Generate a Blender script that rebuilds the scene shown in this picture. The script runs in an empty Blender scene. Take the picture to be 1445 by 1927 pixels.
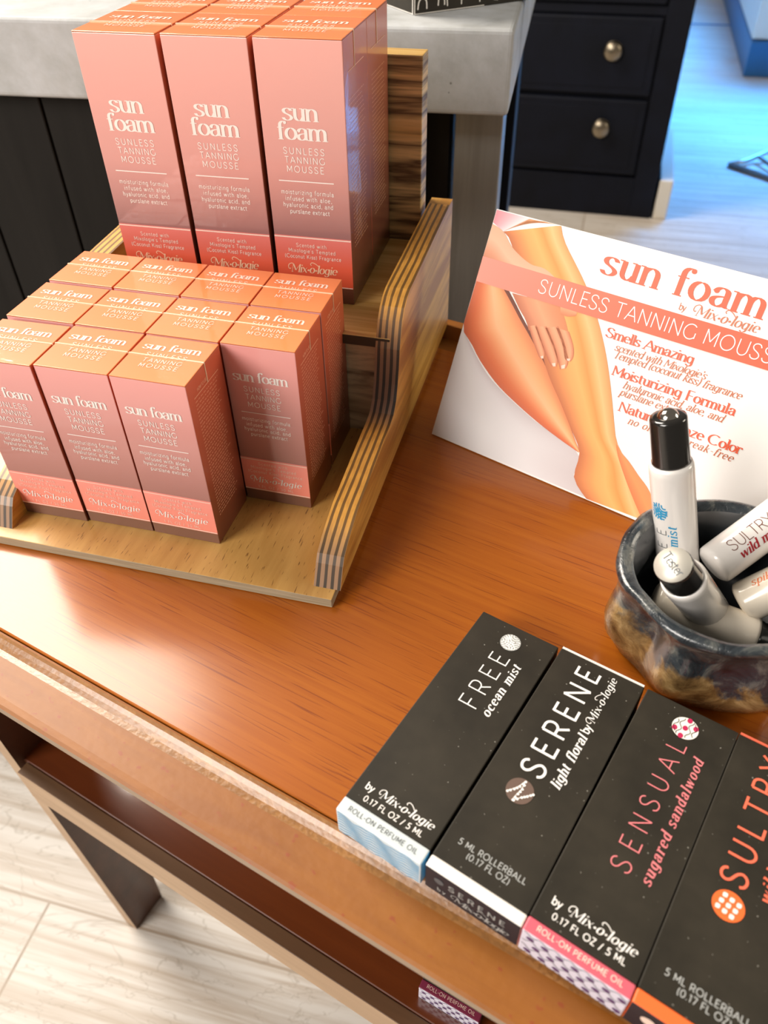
import bpy, bmesh, math, random
from mathutils import Vector, Matrix
random.seed(7)
sc = bpy.context.scene
COL = sc.collection
R = math.radians
H = 0.60                     # height of the table top above the floor

# ------------------------------------------------------------------ camera, world, light, exposure
cam_d = bpy.data.cameras.new('camera')
cam = bpy.data.objects.new('camera', cam_d); COL.objects.link(cam)
cam_d.sensor_fit = 'HORIZONTAL'; cam_d.sensor_width = 36.0
cam_d.lens = 36.0 * 1481.93 / 1445.0
cam_d.clip_start = 0.01; cam_d.clip_end = 60
_p, _r = R(42.82305), R(-1.2995)
_F = Vector((0, math.cos(_p), -math.sin(_p))); _R = Vector((1, 0, 0)); _U = Vector((0, math.sin(_p), math.cos(_p)))
_R2 = math.cos(_r) * _R + math.sin(_r) * _U; _U2 = -math.sin(_r) * _R + math.cos(_r) * _U
M = Matrix((( _R2.x, _U2.x, -_F.x, 0), (_R2.y, _U2.y, -_F.y, 0), (_R2.z, _U2.z, -_F.z, 0), (0, 0, 0, 1)))
cam.matrix_world = Matrix.Translation((0, 0, H + 0.29958)) @ M
cam_d.dof.use_dof = True; cam_d.dof.focus_distance = 0.40; cam_d.dof.aperture_fstop = 15.0
sc.camera = cam

sc.view_settings.view_transform = 'Standard'; sc.view_settings.look = 'None'
sc.view_settings.gamma = 1.0; sc.view_settings.use_curve_mapping = False
sc.view_settings.exposure = 0.1
world = bpy.data.worlds.new('world'); sc.world = world; world.use_nodes = True
bg = world.node_tree.nodes['Background']
bg.inputs[0].default_value = (1.0, 0.88, 0.74, 1); bg.inputs[1].default_value = 0.17

def area(name, loc, target, size, power, col, size_y=None):
    l = bpy.data.lights.new(name, 'AREA'); l.energy = power; l.color = col
    l.shape = 'RECTANGLE'; l.size = size; l.size_y = size_y or size
    o = bpy.data.objects.new(name, l); COL.objects.link(o); o.location = loc
    o.rotation_euler = (Vector(target) - Vector(loc)).to_track_quat('-Z', 'Y').to_euler()
    return o
area('ceiling_panel_light', (-1.50, 1.66, 2.50), (-0.2, 0.3, 0.6), 1.3, 112, (1.0, 0.91, 0.79))
area('front_window_light', (-2.25, -1.15, 2.1), (0.0, 0.4, 0.6), 1.5, 96, (1.0, 0.94, 0.87))
sky = area('skylight_daylight', (2.35, 4.1, 2.5), (2.05, 3.75, 0.0), 1.3, 200, (0.05, 0.36, 1.0)); sky.data.spread = R(75)
area('side_warm_light', (2.2, 0.3, 1.6), (0.1, 0.5, 0.68), 0.8, 17, (1.0, 0.90, 0.74))  # unseen warm light from the right, brightens the pine face and back board

# ------------------------------------------------------------------ materials
def srgb(r, g, b):
    f = lambda c: (c / 255 / 12.92) if c / 255 <= 0.04045 else ((c / 255 + 0.055) / 1.055) ** 2.4
    return (f(r), f(g), f(b), 1)
def mat(name, col, rough=0.5, coat=0.0, coat_rough=0.05, metal=0.0, spec=0.5):
    m = bpy.data.materials.new(name); m.use_nodes = True
    b = m.node_tree.nodes['Principled BSDF']
    b.inputs['Base Color'].default_value = col; b.inputs['Roughness'].default_value = rough
    b.inputs['Coat Weight'].default_value = coat; b.inputs['Coat Roughness'].default_value = coat_rough
    b.inputs['Metallic'].default_value = metal; b.inputs['Specular IOR Level'].default_value = spec
    return m
class NT:
    def __init__(s, m): s.m = m; s.t = m.node_tree; s.b = s.t.nodes['Principled BSDF']
    def n(s, typ, **kw):
        nd = s.t.nodes.new(typ)
        for k, v in kw.items():
            if k in nd.inputs: nd.inputs[k].default_value = v
            else: setattr(nd, k, v)
        return nd
    def l(s, a, b): s.t.links.new(a, b)
    def coords(s, scale=(1, 1, 1), rot=(0, 0, 0)):
        tc = s.n('ShaderNodeTexCoord'); mp = s.n('ShaderNodeMapping')
        mp.inputs['Scale'].default_value = scale; mp.inputs['Rotation'].default_value = rot
        s.l(tc.outputs['Object'], mp.inputs['Vector']); return mp.outputs['Vector']
    def noise(s, vec, scale=5, detail=6, rough=0.6, dist=0.0):
        nd = s.n('ShaderNodeTexNoise'); nd.inputs['Scale'].default_value = scale; nd.inputs['Detail'].default_value = detail
        nd.inputs['Roughness'].default_value = rough; nd.inputs['Distortion'].default_value = dist
        s.l(vec, nd.inputs['Vector']); return nd.outputs['Fac']
    def ramp(s, fac, stops):
        nd = s.n('ShaderNodeValToRGB'); e = nd.color_ramp.elements
        while len(e) < len(stops): e.new(0.5)
        for el, (p, c) in zip(e, stops): el.position = p; el.color = c if len(c) == 4 else (*c, 1)
        s.l(fac, nd.inputs['Fac']); return nd.outputs['Color']
    def mix(s, fac, a, b, mode='MIX'):
        nd = s.n('ShaderNodeMix', data_type='RGBA', blend_type=mode)
        if isinstance(fac, (int, float)): nd.inputs[0].default_value = fac
        else: s.l(fac, nd.inputs[0])
        for i, v in ((6, a), (7, b)):
            if isinstance(v, tuple): nd.inputs[i].default_value = v
            else: s.l(v, nd.inputs[i])
        return nd.outputs[2]
    def color(s, out): s.l(out, s.b.inputs['Base Color'])
    def bump(s, h, strength=0.2, dist=0.001, coat=False):
        nd = s.n('ShaderNodeBump'); nd.inputs['Strength'].default_value = strength; nd.inputs['Distance'].default_value = dist
        s.l(h, nd.inputs['Height']); s.l(nd.outputs[0], s.b.inputs['Coat Normal' if coat else 'Normal'])
BW = lambda v: (v, v, v, 1)

def wood(name, dark, light, scale, rough=0.4, coat=0.0, fleck=None, lo=0.35, hi=0.68, cr=0.15, bump=0.1):
    m = mat(name, light, rough, coat, cr); t = NT(m)
    v = t.coords(scale)
    c = t.ramp(t.noise(v, 1.0, 8, 0.62, 0.4), [(lo, dark), (hi, light)])
    big = t.noise(t.coords(tuple(x * 0.12 for x in scale)), 1.0, 3, 0.5)
    c = t.mix(t.ramp(big, [(0.3, BW(0)), (0.75, BW(0.55))]), c, dark)
    if fleck:
        fs, fc, thr = fleck
        f = t.noise(t.coords(fs), 1.0, 2, 0.4)
        c = t.mix(t.ramp(f, [(thr, BW(0)), (thr + 0.05, BW(0.85))]), c, fc)
        t.bump(f, bump, 0.0003)
    t.color(c); return m

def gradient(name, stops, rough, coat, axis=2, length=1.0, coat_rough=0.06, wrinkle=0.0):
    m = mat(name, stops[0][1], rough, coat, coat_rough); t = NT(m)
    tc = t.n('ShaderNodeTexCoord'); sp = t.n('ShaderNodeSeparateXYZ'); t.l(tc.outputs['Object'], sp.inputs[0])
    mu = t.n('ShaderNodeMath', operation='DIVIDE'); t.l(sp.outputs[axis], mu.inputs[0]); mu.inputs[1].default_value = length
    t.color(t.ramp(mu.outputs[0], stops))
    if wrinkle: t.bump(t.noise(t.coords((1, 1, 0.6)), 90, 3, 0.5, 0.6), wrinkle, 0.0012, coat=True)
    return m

WHITE = mat('white_print', (0.93, 0.90, 0.86, 1), 0.4)
M_table = wood('table_mahogany', (0.32, 0.076, 0.003, 1), (0.44, 0.130, 0.007, 1), (5, 260, 60), 0.42, 0.7, ((24, 1100, 200), (0.21, 0.042, 0.003, 1), 0.62), cr=0.17, lo=.3, hi=.75)
M_table.node_tree.nodes['Principled BSDF'].inputs['Specular IOR Level'].default_value = 0.25
M_cove = wood('table_cove', (0.24, 0.10, 0.026, 1), (0.40, 0.19, 0.055, 1), (60, 240, 60), 0.34, 0.5, ((420, 520, 200), (0.25, 0.11, 0.03, 1), 0.5), cr=0.2, bump=0.7)
M_table_border = wood('table_border', (0.25, 0.080, 0.008, 1), (0.36, 0.130, 0.013, 1), (14, 90, 60), 0.5, 0.08, ((200, 260, 200), (0.27, 0.055, 0.012, 1), 0.66), cr=0.28, bump=0.4)
M_table_edge = wood('table_worn_lit_edge', (0.28, 0.19, 0.12, 1), (0.40, 0.29, 0.20, 1), (6, 60, 60), 0.5)  # worn tan, also painted lighter as if lit from the front left
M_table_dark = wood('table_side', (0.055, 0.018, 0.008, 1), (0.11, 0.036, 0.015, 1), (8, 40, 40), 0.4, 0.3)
M_rail = wood('table_rail', (0.40, 0.25, 0.14, 1), (0.52, 0.35, 0.21, 1), (5, 60, 80), 0.45)
M_railtop = wood('table_rail_top', (0.11, 0.055, 0.025, 1), (0.17, 0.085, 0.04, 1), (5, 60, 80), 0.45)
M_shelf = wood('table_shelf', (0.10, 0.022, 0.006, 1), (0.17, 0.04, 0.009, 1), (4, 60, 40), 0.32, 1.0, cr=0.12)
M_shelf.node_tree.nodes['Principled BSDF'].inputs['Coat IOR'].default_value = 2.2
M_base = wood('tray_base_veneer', (0.46, 0.24, 0.060, 1), (0.66, 0.39, 0.12, 1), (90, 10, 40), 0.42, 0.15, ((1300, 130, 30), (0.13, 0.05, 0.012, 1), 0.665))
M_ply_raw = wood('raw_plywood_edge', (0.30, 0.24, 0.15, 1), (0.50, 0.42, 0.29, 1), (20, 40, 900), 0.6)
M_shelfwood = wood('tray_shelf_pine', (0.58, 0.33, 0.085, 1), (0.84, 0.57, 0.22, 1), (6, 130, 40), 0.42, 0.15, lo=0.4, hi=0.6)
M_pine = wood('tray_pine_face', (0.40, 0.18, 0.028, 1), (0.80, 0.47, 0.105, 1), (30, 5, 75), 0.45, 0.1, lo=0.40, hi=0.58)
M_charred = mat('charred_edge', (0.05, 0.035, 0.022, 1), 0.55)
def ply_edge():
    m = mat('tray_ply_edge', (0.6, 0.3, 0.06, 1), 0.45, 0.2, 0.2); t = NT(m)
    tc = t.n('ShaderNodeTexCoord'); sp = t.n('ShaderNodeSeparateXYZ'); t.l(tc.outputs['Object'], sp.inputs[0])
    nz = t.noise(t.coords((60, 14, 14)), 1.0, 3, 0.5)
    ad = t.n('ShaderNodeMath', operation='MULTIPLY_ADD'); t.l(nz, ad.inputs[0]); ad.inputs[1].default_value = 0.0028; t.l(sp.outputs[0], ad.inputs[2])
    fr = t.n('ShaderNodeMath', operation='MULTIPLY'); t.l(ad.outputs[0], fr.inputs[0]); fr.inputs[1].default_value = 2 * math.pi / 0.0037
    si = t.n('ShaderNodeMath', operation='SINE'); t.l(fr.outputs[0], si.inputs[0])
    ma = t.n('ShaderNodeMapRange'); t.l(si.outputs[0], ma.inputs[0]); ma.inputs[1].default_value = -1
    fine = t.noise(t.coords((500, 120, 120)), 1.0, 3, 0.6)
    gold = t.mix(t.ramp(fine, [(0.35, BW(0)), (0.7, BW(0.6))]), (0.80, 0.40, 0.075, 1), (0.50, 0.22, 0.04, 1))
    light = t.mix(0.0, gold, gold)
    dark = (0.13, 0.065, 0.022, 1)
    top = t.mix(t.ramp(ma.outputs[0], [(0.55, BW(0)), (0.75, BW(0.9))]), light, dark)
    greyed = t.mix(t.ramp(ma.outputs[0], [(0.5, BW(0)), (0.62, BW(1))]), (0.27, 0.16, 0.105, 1), (0.035, 0.025, 0.018, 1))
    # the two sanded curves of the board end are scorched: two bands along its length
    rg = t.ramp(sp.outputs[1], [(0.0, BW(1)), (0.018, BW(0.75)), (0.034, BW(0)), (0.098, BW(0)), (0.116, BW(1)), (0.128, BW(1)), (0.140, BW(0))])
    t.color(t.mix(rg, top, greyed)); return m
M_plyedge = ply_edge()
def zebra(name, scale, cols, dist=3.0, sc_=1.0):
    m = mat(name, cols[0], 0.5, 0.12, 0.25); t = NT(m)
    v = t.coords(scale)
    w = t.noise(v, sc_, 5, 0.55, dist)
    n = len(cols)
    c = t.ramp(w, [(0.30 + 0.42 * i / (n - 1), col) for i, col in enumerate(cols)])
    f = t.noise(t.coords((25, 40, 420)), 1.0, 4, 0.6)
    c = t.mix(t.ramp(f, [(0.45, BW(0)), (0.8, BW(0.3))]), c, (0.10, 0.05, 0.015, 1)); t.color(c); return m
M_zebra = zebra('scorched_pine', (3.2, 3, 40), [(0.10, 0.055, 0.022, 1), (0.82, 0.56, 0.24, 1), (0.88, 0.64, 0.31, 1), (0.12, 0.065, 0.026, 1), (0.88, 0.62, 0.28, 1), (0.78, 0.50, 0.19, 1), (0.09, 0.05, 0.02, 1), (0.55, 0.34, 0.12, 1)], 0.35)
M_riserwood = zebra('weathered_riser_wood', (9, 3, 60), [(0.05, 0.035, 0.022, 1), (0.46, 0.37, 0.24, 1), (0.70, 0.60, 0.42, 1), (0.16, 0.12, 0.08, 1), (0.62, 0.52, 0.33, 1)], 0.4)

def concrete():
    m = mat('concrete', (0.5, 0.5, 0.5, 1), 0.6); t = NT(m)
    a = t.noise(t.coords(), 9, 9, 0.68, 0.3); b = t.noise(t.coords(), 60, 6, 0.7)
    c = t.ramp(a, [(0.34, (0.25, 0.255, 0.255, 1)), (0.5, (0.43, 0.445, 0.455, 1)), (0.66, (0.56, 0.58, 0.61, 1))])
    c = t.mix(t.ramp(b, [(0.35, BW(0)), (0.7, BW(0.35))]), c, (0.36, 0.35, 0.32, 1))
    pits = t.n('ShaderNodeTexVoronoi'); pits.inputs['Scale'].default_value = 55; t.l(t.coords(), pits.inputs['Vector'])
    c = t.mix(t.ramp(pits.outputs['Distance'], [(0.03, BW(0.75)), (0.055, BW(0))]), c, (0.10, 0.10, 0.09, 1))
    t.color(c); t.bump(b, 0.15, 0.001); return m
M_conc = concrete()
M_black = wood('black_painted_wood', (0.008, 0.007, 0.006, 1), (0.018, 0.016, 0.014, 1), (30, 30, 3), 0.6)
M_black.node_tree.nodes['Principled BSDF'].inputs['Specular IOR Level'].default_value = 0.15
M_post = wood('dark_slate_paint', (0.17, 0.17, 0.16, 1), (0.34, 0.34, 0.325, 1), (60, 60, 2.5), 0.35, 0.3, cr=0.3)
M_navy = wood('navy_cabinet_paint', (0.002, 0.0027, 0.006, 1), (0.004, 0.0055, 0.013, 1), (8, 8, 8), 0.5, 0.0, cr=0.3)
M_navy.node_tree.nodes['Principled BSDF'].inputs['Specular IOR Level'].default_value = 0.2
M_brass = mat('aged_brass', (0.30, 0.25, 0.18, 1), 0.32, metal=1.0)
M_cream = mat('cream_paint', (0.72, 0.66, 0.56, 1), 0.45)
M_palecab = mat('pale_cabinet_paint', (0.66, 0.72, 0.70, 1), 0.4)
M_bluetrim = mat('blue_trim_paint', (0.02, 0.13, 0.34, 1), 0.4)
M_greypanel = mat('grey_panel', (0.16, 0.16, 0.18, 1), 0.5)
M_paleblue = mat('pale_blue_panel', (0.45, 0.70, 0.85, 1), 0.4)
M_steel = mat('brushed_steel', (0.45, 0.46, 0.47, 1), 0.35, metal=1.0)
M_darksteel = mat('dark_steel', (0.20, 0.21, 0.22, 1), 0.4, metal=0.6)
def floor_mat():
    m = mat('whitewashed_planks', (0.6, 0.55, 0.5, 1), 0.42, 0.12, 0.25); t = NT(m)
    br = t.n('ShaderNodeTexBrick'); br.offset = 0.37; br.inputs['Scale'].default_value = 1.0
    br.inputs['Brick Width'].default_value = 1.2; br.inputs['Row Height'].default_value = 0.19; br.inputs['Mortar Size'].default_value = 0.0016
    br.inputs['Color1'].default_value = (0.67, 0.625, 0.575, 1); br.inputs['Color2'].default_value = (0.60, 0.56, 0.515, 1); br.inputs['Mortar'].default_value = (0.30, 0.23, 0.17, 1)
    t.l(t.coords(), br.inputs['Vector'])
    g = t.noise(t.coords((2.2, 75, 1)), 1.0, 7, 0.65, 0.5)
    c = t.mix(t.ramp(g, [(0.36, BW(0.85)), (0.58, BW(0))]), br.outputs['Color'], (0.42, 0.33, 0.25, 1))
    k = t.noise(t.coords((5, 14, 1)), 1.0, 4, 0.6, 1.5)
    c = t.mix(t.ramp(k, [(0.49, BW(0)), (0.5, BW(0.5)), (0.507, BW(0))]), c, (0.30, 0.24, 0.18, 1))
    t.color(c); return m
M_floor = floor_mat()
M_wall = mat('warm_white_wall', (0.68, 0.66, 0.62, 1), 0.7)
# cartons
SALMON_ = srgb(236, 150, 140); MAUVE = srgb(138, 84, 74)
M_cf_s = gradient('small_carton_front', [(0.25, srgb(158, 110, 102)), (0.62, srgb(206, 148, 143)), (0.98, srgb(242, 168, 164))], 0.45, 0.6, length=0.0989, wrinkle=0.05)  # lighter than the side: reflected haze of the wrap is painted in
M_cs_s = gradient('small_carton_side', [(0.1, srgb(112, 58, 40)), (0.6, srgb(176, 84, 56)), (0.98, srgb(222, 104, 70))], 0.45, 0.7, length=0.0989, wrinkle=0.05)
M_cf_b = gradient('large_carton_front', [(0.28, srgb(152, 106, 104)), (0.55, srgb(214, 158, 152)), (0.98, srgb(247, 184, 174))], 0.45, 0.7, length=0.1366, wrinkle=0.08)  # wrap haze lightens this front colour too
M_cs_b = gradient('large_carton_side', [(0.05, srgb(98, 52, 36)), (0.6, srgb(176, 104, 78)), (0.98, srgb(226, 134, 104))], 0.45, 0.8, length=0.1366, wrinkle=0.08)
M_ctop = gradient('carton_top_orange', [(0.0, srgb(240, 134, 72)), (1.0, srgb(234, 126, 70))], 0.45, 0.6, axis=1, length=0.04, wrinkle=0.12)
M_cbase = mat('carton_base_brown', srgb(124, 84, 66), 0.45, 0.4)
M_band_s = gradient('scent_band_pink', [(0.05, srgb(248, 146, 126)), (0.3, srgb(248, 156, 144))], 0.45, 0.5, length=0.0989, wrinkle=0.05)
M_band_b = gradient('scent_band_bounced_red', [(0.06, srgb(226, 84, 52)), (0.16, srgb(226, 92, 66)), (0.29, srgb(232, 128, 120))], 0.45, 0.7, length=0.1366, wrinkle=0.06)  # red towards the bottom is bounce off the small cartons, put into the colour
M_pale = mat('pale_pink_print', (0.95, 0.72, 0.62, 1), 0.45)
M_peach = mat('peach_print', (0.92, 0.55, 0.36, 1), 0.45)
M_film = mat('clear_wrap_seam', (0.96, 0.70, 0.48, 1), 0.2, 0.8)
# perfume boxes
def blackcard():
    m = mat('black_card', (0.022, 0.019, 0.014, 1), 0.55, 0.0, 0.3, spec=0.3); t = NT(m)
    n = t.noise(t.coords(), 40, 5, 0.6); c = t.ramp(n, [(0.35, (0.018, 0.015, 0.010, 1)), (0.75, (0.034, 0.028, 0.019, 1))])
    d = t.noise(t.coords(), 700, 1, 0.4); c = t.mix(t.ramp(d, [(0.76, BW(0)), (0.79, BW(0.5))]), c, (0.4, 0.38, 0.33, 1)); t.color(c); return m
M_card = blackcard()
M_paleblueband = mat('pale_blue_band', srgb(205, 214, 216), 0.45)
M_wavewhite = mat('wave_white', srgb(222, 236, 244), 0.4)
M_waveblue = mat('wave_blue', srgb(96, 178, 222), 0.4)
M_greyink = mat('grey_ink', srgb(92, 96, 100), 0.5)
M_cyan = mat('cyan_side', srgb(60, 160, 220), 0.4)
M_ivory = mat('ivory_band', srgb(240, 234, 226), 0.45)
M_navycard = mat('navy_card', srgb(30, 34, 46), 0.45)
M_pinkband = mat('pink_band', srgb(214, 96, 112), 0.45)
M_pinkink = mat('pink_ink', srgb(226, 128, 132), 0.45)
M_lattice = mat('lattice_white', srgb(228, 224, 240), 0.45)
M_purple = mat('purple_ink', srgb(92, 44, 110), 0.45)
M_magenta = mat('crimson_ink', srgb(188, 40, 86), 0.45)
M_orangeband = mat('orange_band', srgb(240, 110, 52), 0.45)
M_coral = mat('coral_ink', srgb(240, 112, 84), 0.45)
M_maroon = mat('maroon_band', srgb(128, 44, 72), 0.45)
M_brownink = mat('taupe_ink', srgb(104, 84, 74), 0.5)
M_blackink = mat('black_ink', (0.02, 0.018, 0.016, 1), 0.5)
M_silverdisc = mat('grey_disc', srgb(170, 172, 170), 0.5)
# sign
M_signcard = mat('sign_card', (0.86, 0.85, 0.83, 1), 0.45, 0.0, 0.15)
M_orangetext = mat('orange_text', srgb(222, 80, 30), 0.45)
M_browntext = mat('brown_text', srgb(186, 92, 38), 0.4)
M_banner = gradient('banner_orange', [(0.0, srgb(236, 144, 122)), (0.35, srgb(228, 100, 62)), (0.6, srgb(224, 82, 34))], 0.45, 0.0, axis=0, length=0.19)
M_photo = mat('printed_photograph', (1, 1, 1, 1), 0.45, 0.0, spec=0.25)
_t = NT(M_photo); _a = _t.n('ShaderNodeVertexColor'); _a.layer_name = 'Col'; _t.color(_a.outputs['Color'])
# bottles, pot
M_white_pl = mat('white_glass_tube', (0.80, 0.77, 0.74, 1), 0.22, 0.6, 0.08)
M_cream_pl = mat('cream_glass_tube', (0.80, 0.72, 0.60, 1), 0.25, 0.6, 0.08)
M_blackpl = mat('black_fitment', (0.012, 0.011, 0.010, 1), 0.16, 0.5)
M_ball = mat('steel_roller_ball', (0.55, 0.52, 0.48, 1), 0.12, metal=1.0)
M_foil = mat('silver_sticker', (0.66, 0.63, 0.56, 1), 0.42, metal=0.5)
M_cyanink = mat('teal_ink', srgb(50, 150, 196), 0.45)
M_redink = mat('dark_red_ink', srgb(160, 28, 38), 0.45)
M_brightred = mat('red_ink', srgb(206, 30, 34), 0.45)
M_orangeink = mat('orange_ink', srgb(220, 116, 60), 0.45)
M_brownthin = mat('brown_ink', srgb(110, 60, 44), 0.45)
def glaze():
    m = mat('stoneware_glaze', (0.05, 0.06, 0.07, 1), 0.25, 0.7, 0.12); t = NT(m)
    a = t.noise(t.coords(), 26, 6, 0.62, 0.8); b = t.noise(t.coords(), 75, 5, 0.65, 0.5)
    slate = t.ramp(b, [(0.34, (0.008, 0.011, 0.015, 1)), (0.5, (0.03, 0.038, 0.045, 1)), (0.62, (0.12, 0.125, 0.115, 1)), (0.75, (0.26, 0.25, 0.21, 1))])
    tan = t.ramp(b, [(0.3, (0.05, 0.025, 0.008, 1)), (0.5, (0.20, 0.12, 0.045, 1)), (0.75, (0.48, 0.33, 0.15, 1))])
    tc = t.n('ShaderNodeTexCoord'); sp = t.n('ShaderNodeSeparateXYZ'); t.l(tc.outputs['Object'], sp.inputs[0])
    # tan clay shows low down and on the left-hand flank, dark slate glaze towards the rim
    z = t.n('ShaderNodeMath', operation='MULTIPLY_ADD'); t.l(sp.outputs[2], z.inputs[0]); z.inputs[1].default_value = -14.0; z.inputs[2].default_value = 0.42
    x = t.n('ShaderNodeMath', operation='MULTIPLY_ADD'); t.l(sp.outputs[0], x.inputs[0]); x.inputs[1].default_value = -6.0; t.l(z.outputs[0], x.inputs[2])
    s = t.n('ShaderNodeMath', operation='ADD'); t.l(x.outputs[0], s.inputs[0]); t.l(a, s.inputs[1])
    t.color(t.mix(t.ramp(s.outputs[0], [(0.66, BW(0)), (0.74, BW(1))]), slate, tan)); t.bump(b, 0.8, 0.0015); return m
M_glaze = glaze()
M_glazein = NT(mat('inner_glaze', (0.02, 0.024, 0.028, 1), 0.3, 0.6, 0.15)).m

# ------------------------------------------------------------------ objects and meshes
def link(name, me, parent=None):
    o = bpy.data.objects.new(name, me); COL.objects.link(o)
    if parent is not None: o.parent = parent
    return o
def tag(o, label=None, cat=None, group=None, kind=None):
    if label: o['label'] = label
    if cat: o['category'] = cat
    if group: o['group'] = group
    if kind: o['kind'] = kind
    return o
def thing(name, loc, rz, label, cat, group=None):
    o = bpy.data.objects.new(name, None); COL.objects.link(o); o.empty_display_size = 0.02
    o.location = loc; o.rotation_euler = (0, 0, rz); return tag(o, label, cat, group)
def copy_tree(o, parent=None):
    c = o.copy(); COL.objects.link(c)
    if parent is not None: c.parent = parent
    for ch in list(o.children): copy_tree(ch, c)
    return c
class MB:
    """collects geometry with material slots, then links it as ONE mesh object"""
    def __init__(s): s.bm = bmesh.new(); s.mats = []
    def slot(s, m):
        if m not in s.mats: s.mats.append(m)
        return s.mats.index(m)
    def face(s, pts, m, smooth=False):
        try: f = s.bm.faces.new([s.bm.verts.new(p) for p in pts])
        except ValueError: return None
        f.material_index = s.slot(m); f.smooth = smooth; return f
    def box(s, x0, x1, y0, y1, z0, z1, m, bevel=0.0, mx=None, top=None, front=None, side=None, seg=2):
        b2 = bmesh.new()
        bmesh.ops.create_cube(b2, size=1.0)
        for v in b2.verts:
            v.co = Vector(((x0 + x1) / 2 + v.co.x * (x1 - x0), (y0 + y1) / 2 + v.co.y * (y1 - y0), (z0 + z1) / 2 + v.co.z * (z1 - z0)))
        if bevel: bmesh.ops.bevel(b2, geom=b2.edges[:], offset=bevel, segments=seg, profile=0.5, affect='EDGES')
        b2.normal_update()
        s.merge(b2, lambda f: (top if top and f.normal.z > 0.7 else front if front and f.normal.y < -0.7 else side if side and abs(f.normal.x) > 0.7 else m), mx)
    def merge(s, b2, mfun, mx=None, smooth=False):
        vm = {}
        for v in b2.verts: vm[v] = s.bm.verts.new(mx @ v.co if mx else v.co)
        for f in b2.faces:
            try: nf = s.bm.faces.new([vm[v] for v in f.verts])
            except ValueError: continue
            nf.material_index = s.slot(mfun(f) if callable(mfun) else mfun); nf.smooth = smooth
        b2.free()
    def lathe(s, prof, m, n=40, mx=None, smooth=True, mfun=None):
        rings = []
        for (r, z) in prof:
            rings.append([s.bm.verts.new((mx @ Vector((r * math.cos(2 * math.pi * i / n), r * math.sin(2 * math.pi * i / n), z))) if mx else (r * math.cos(2 * math.pi * i / n), r * math.sin(2 * math.pi * i / n), z)) for i in range(n)] if r > 1e-7
                         else [s.bm.verts.new(mx @ Vector((0, 0, z)) if mx else (0, 0, z))])
        for k, (a, b) in enumerate(zip(rings, rings[1:])):
            for i in range(n):
                j = (i + 1) % n
                vs = [a[i], a[j], b[j], b[i]] if len(a) > 1 and len(b) > 1 else [a[0], b[j], b[i]] if len(a) == 1 else [a[i], a[j], b[0]]
                f = s.bm.faces.new(vs); f.smooth = smooth; f.material_index = s.slot(m)
    def prism(s, poly, x0, x1, m, caps=None, mfun=None, swap=False):
        """poly of (y,z) extruded along x from x0 to x1"""
        a = [s.bm.verts.new((x0, y, z)) for y, z in poly]; b = [s.bm.verts.new((x1, y, z)) for y, z in poly]
        n = len(poly)
        for i in range(n):
            j = (i + 1) % n
            f = s.bm.faces.new([a[i], a[j], b[j], b[i]]); f.material_index = s.slot(mfun(i) if mfun else m)
        for vs in (a, b):
            f = s.bm.faces.new(vs); f.material_index = s.slot(caps or m)
    def tube(s, pts, r, m, n=10):
        pts = [Vector(p) for p in pts]; prev = None
        for k, p in enumerate(pts):
            d = (pts[min(k + 1, len(pts) - 1)] - pts[max(k - 1, 0)]).normalized()
            u = d.orthogonal().normalized(); w = d.cross(u)
            ring = [s.bm.verts.new(p + r * (math.cos(2 * math.pi * i / n) * u + math.sin(2 * math.pi * i / n) * w)) for i in range(n)]
            if prev:
                for i in range(n):
                    f = s.bm.faces.new([prev[i], prev[(i + 1) % n], ring[(i + 1) % n], ring[i]]); f.smooth = True; f.material_index = s.slot(m)
            else: s.bm.faces.new(ring[::-1]).material_index = s.slot(m)
            prev = ring
        s.bm.faces.new(prev).material_index = s.slot(m)
    def mesh(s, name):
        bmesh.ops.recalc_face_normals(s.bm, faces=s.bm.faces[:])
        me = bpy.data.meshes.new(name); s.bm.to_mesh(me); s.bm.free()
        for m in s.mats: me.materials.append(m)
        return me
    def build(s, name, parent=None): return link(name, s.mesh(name), parent)

# ------------------------------------------------------------------ lettering drawn with a stroked pen
def ARC(cx, cy, rx, ry, a0, a1, n=None):
    n = n or max(4, int(abs(a1 - a0) / 20))
    return [(cx + rx * math.cos(R(a0 + (a1 - a0) * i / n)), cy + ry * math.sin(R(a0 + (a1 - a0) * i / n))) for i in range(n + 1)]
def CR(pts, k=4):
    out = []
    P = [pts[0]] + list(pts) + [pts[-1]]
    for i in range(1, len(P) - 2):
        p0, p1, p2, p3 = P[i - 1:i + 3]
        for j in range(k):
            t = j / k
            out.append(tuple(0.5 * (2 * p1[c] + (p2[c] - p0[c]) * t + (2 * p0[c] - 5 * p1[c] + 4 * p2[c] - p3[c]) * t * t + (3 * p1[c] - p0[c] - 3 * p2[c] + p3[c]) * t ** 3) for c in (0, 1)))
    return out + [pts[-1]]
def SS(w, h, y0=0.0): return CR([(x * w, y0 + y * h) for x, y in [(.93, .80), (.78, .95), (.5, 1.0), (.20, .93), (.10, .76), (.25, .60), (.52, .51), (.82, .39), (.95, .23), (.80, .06), (.5, 0), (.18, .06), (.03, .22)]], 3)
X = .66      # x-height over cap height
def G(adv, *strokes, serif=(), ball=(), hair=()): return dict(adv=adv, s=list(strokes), serif=serif, ball=ball, hair=set(hair))
def bowl(cx=.27, rx=.23): return ARC(cx, X / 2, rx, X / 2, 90, 450, 18)
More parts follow.
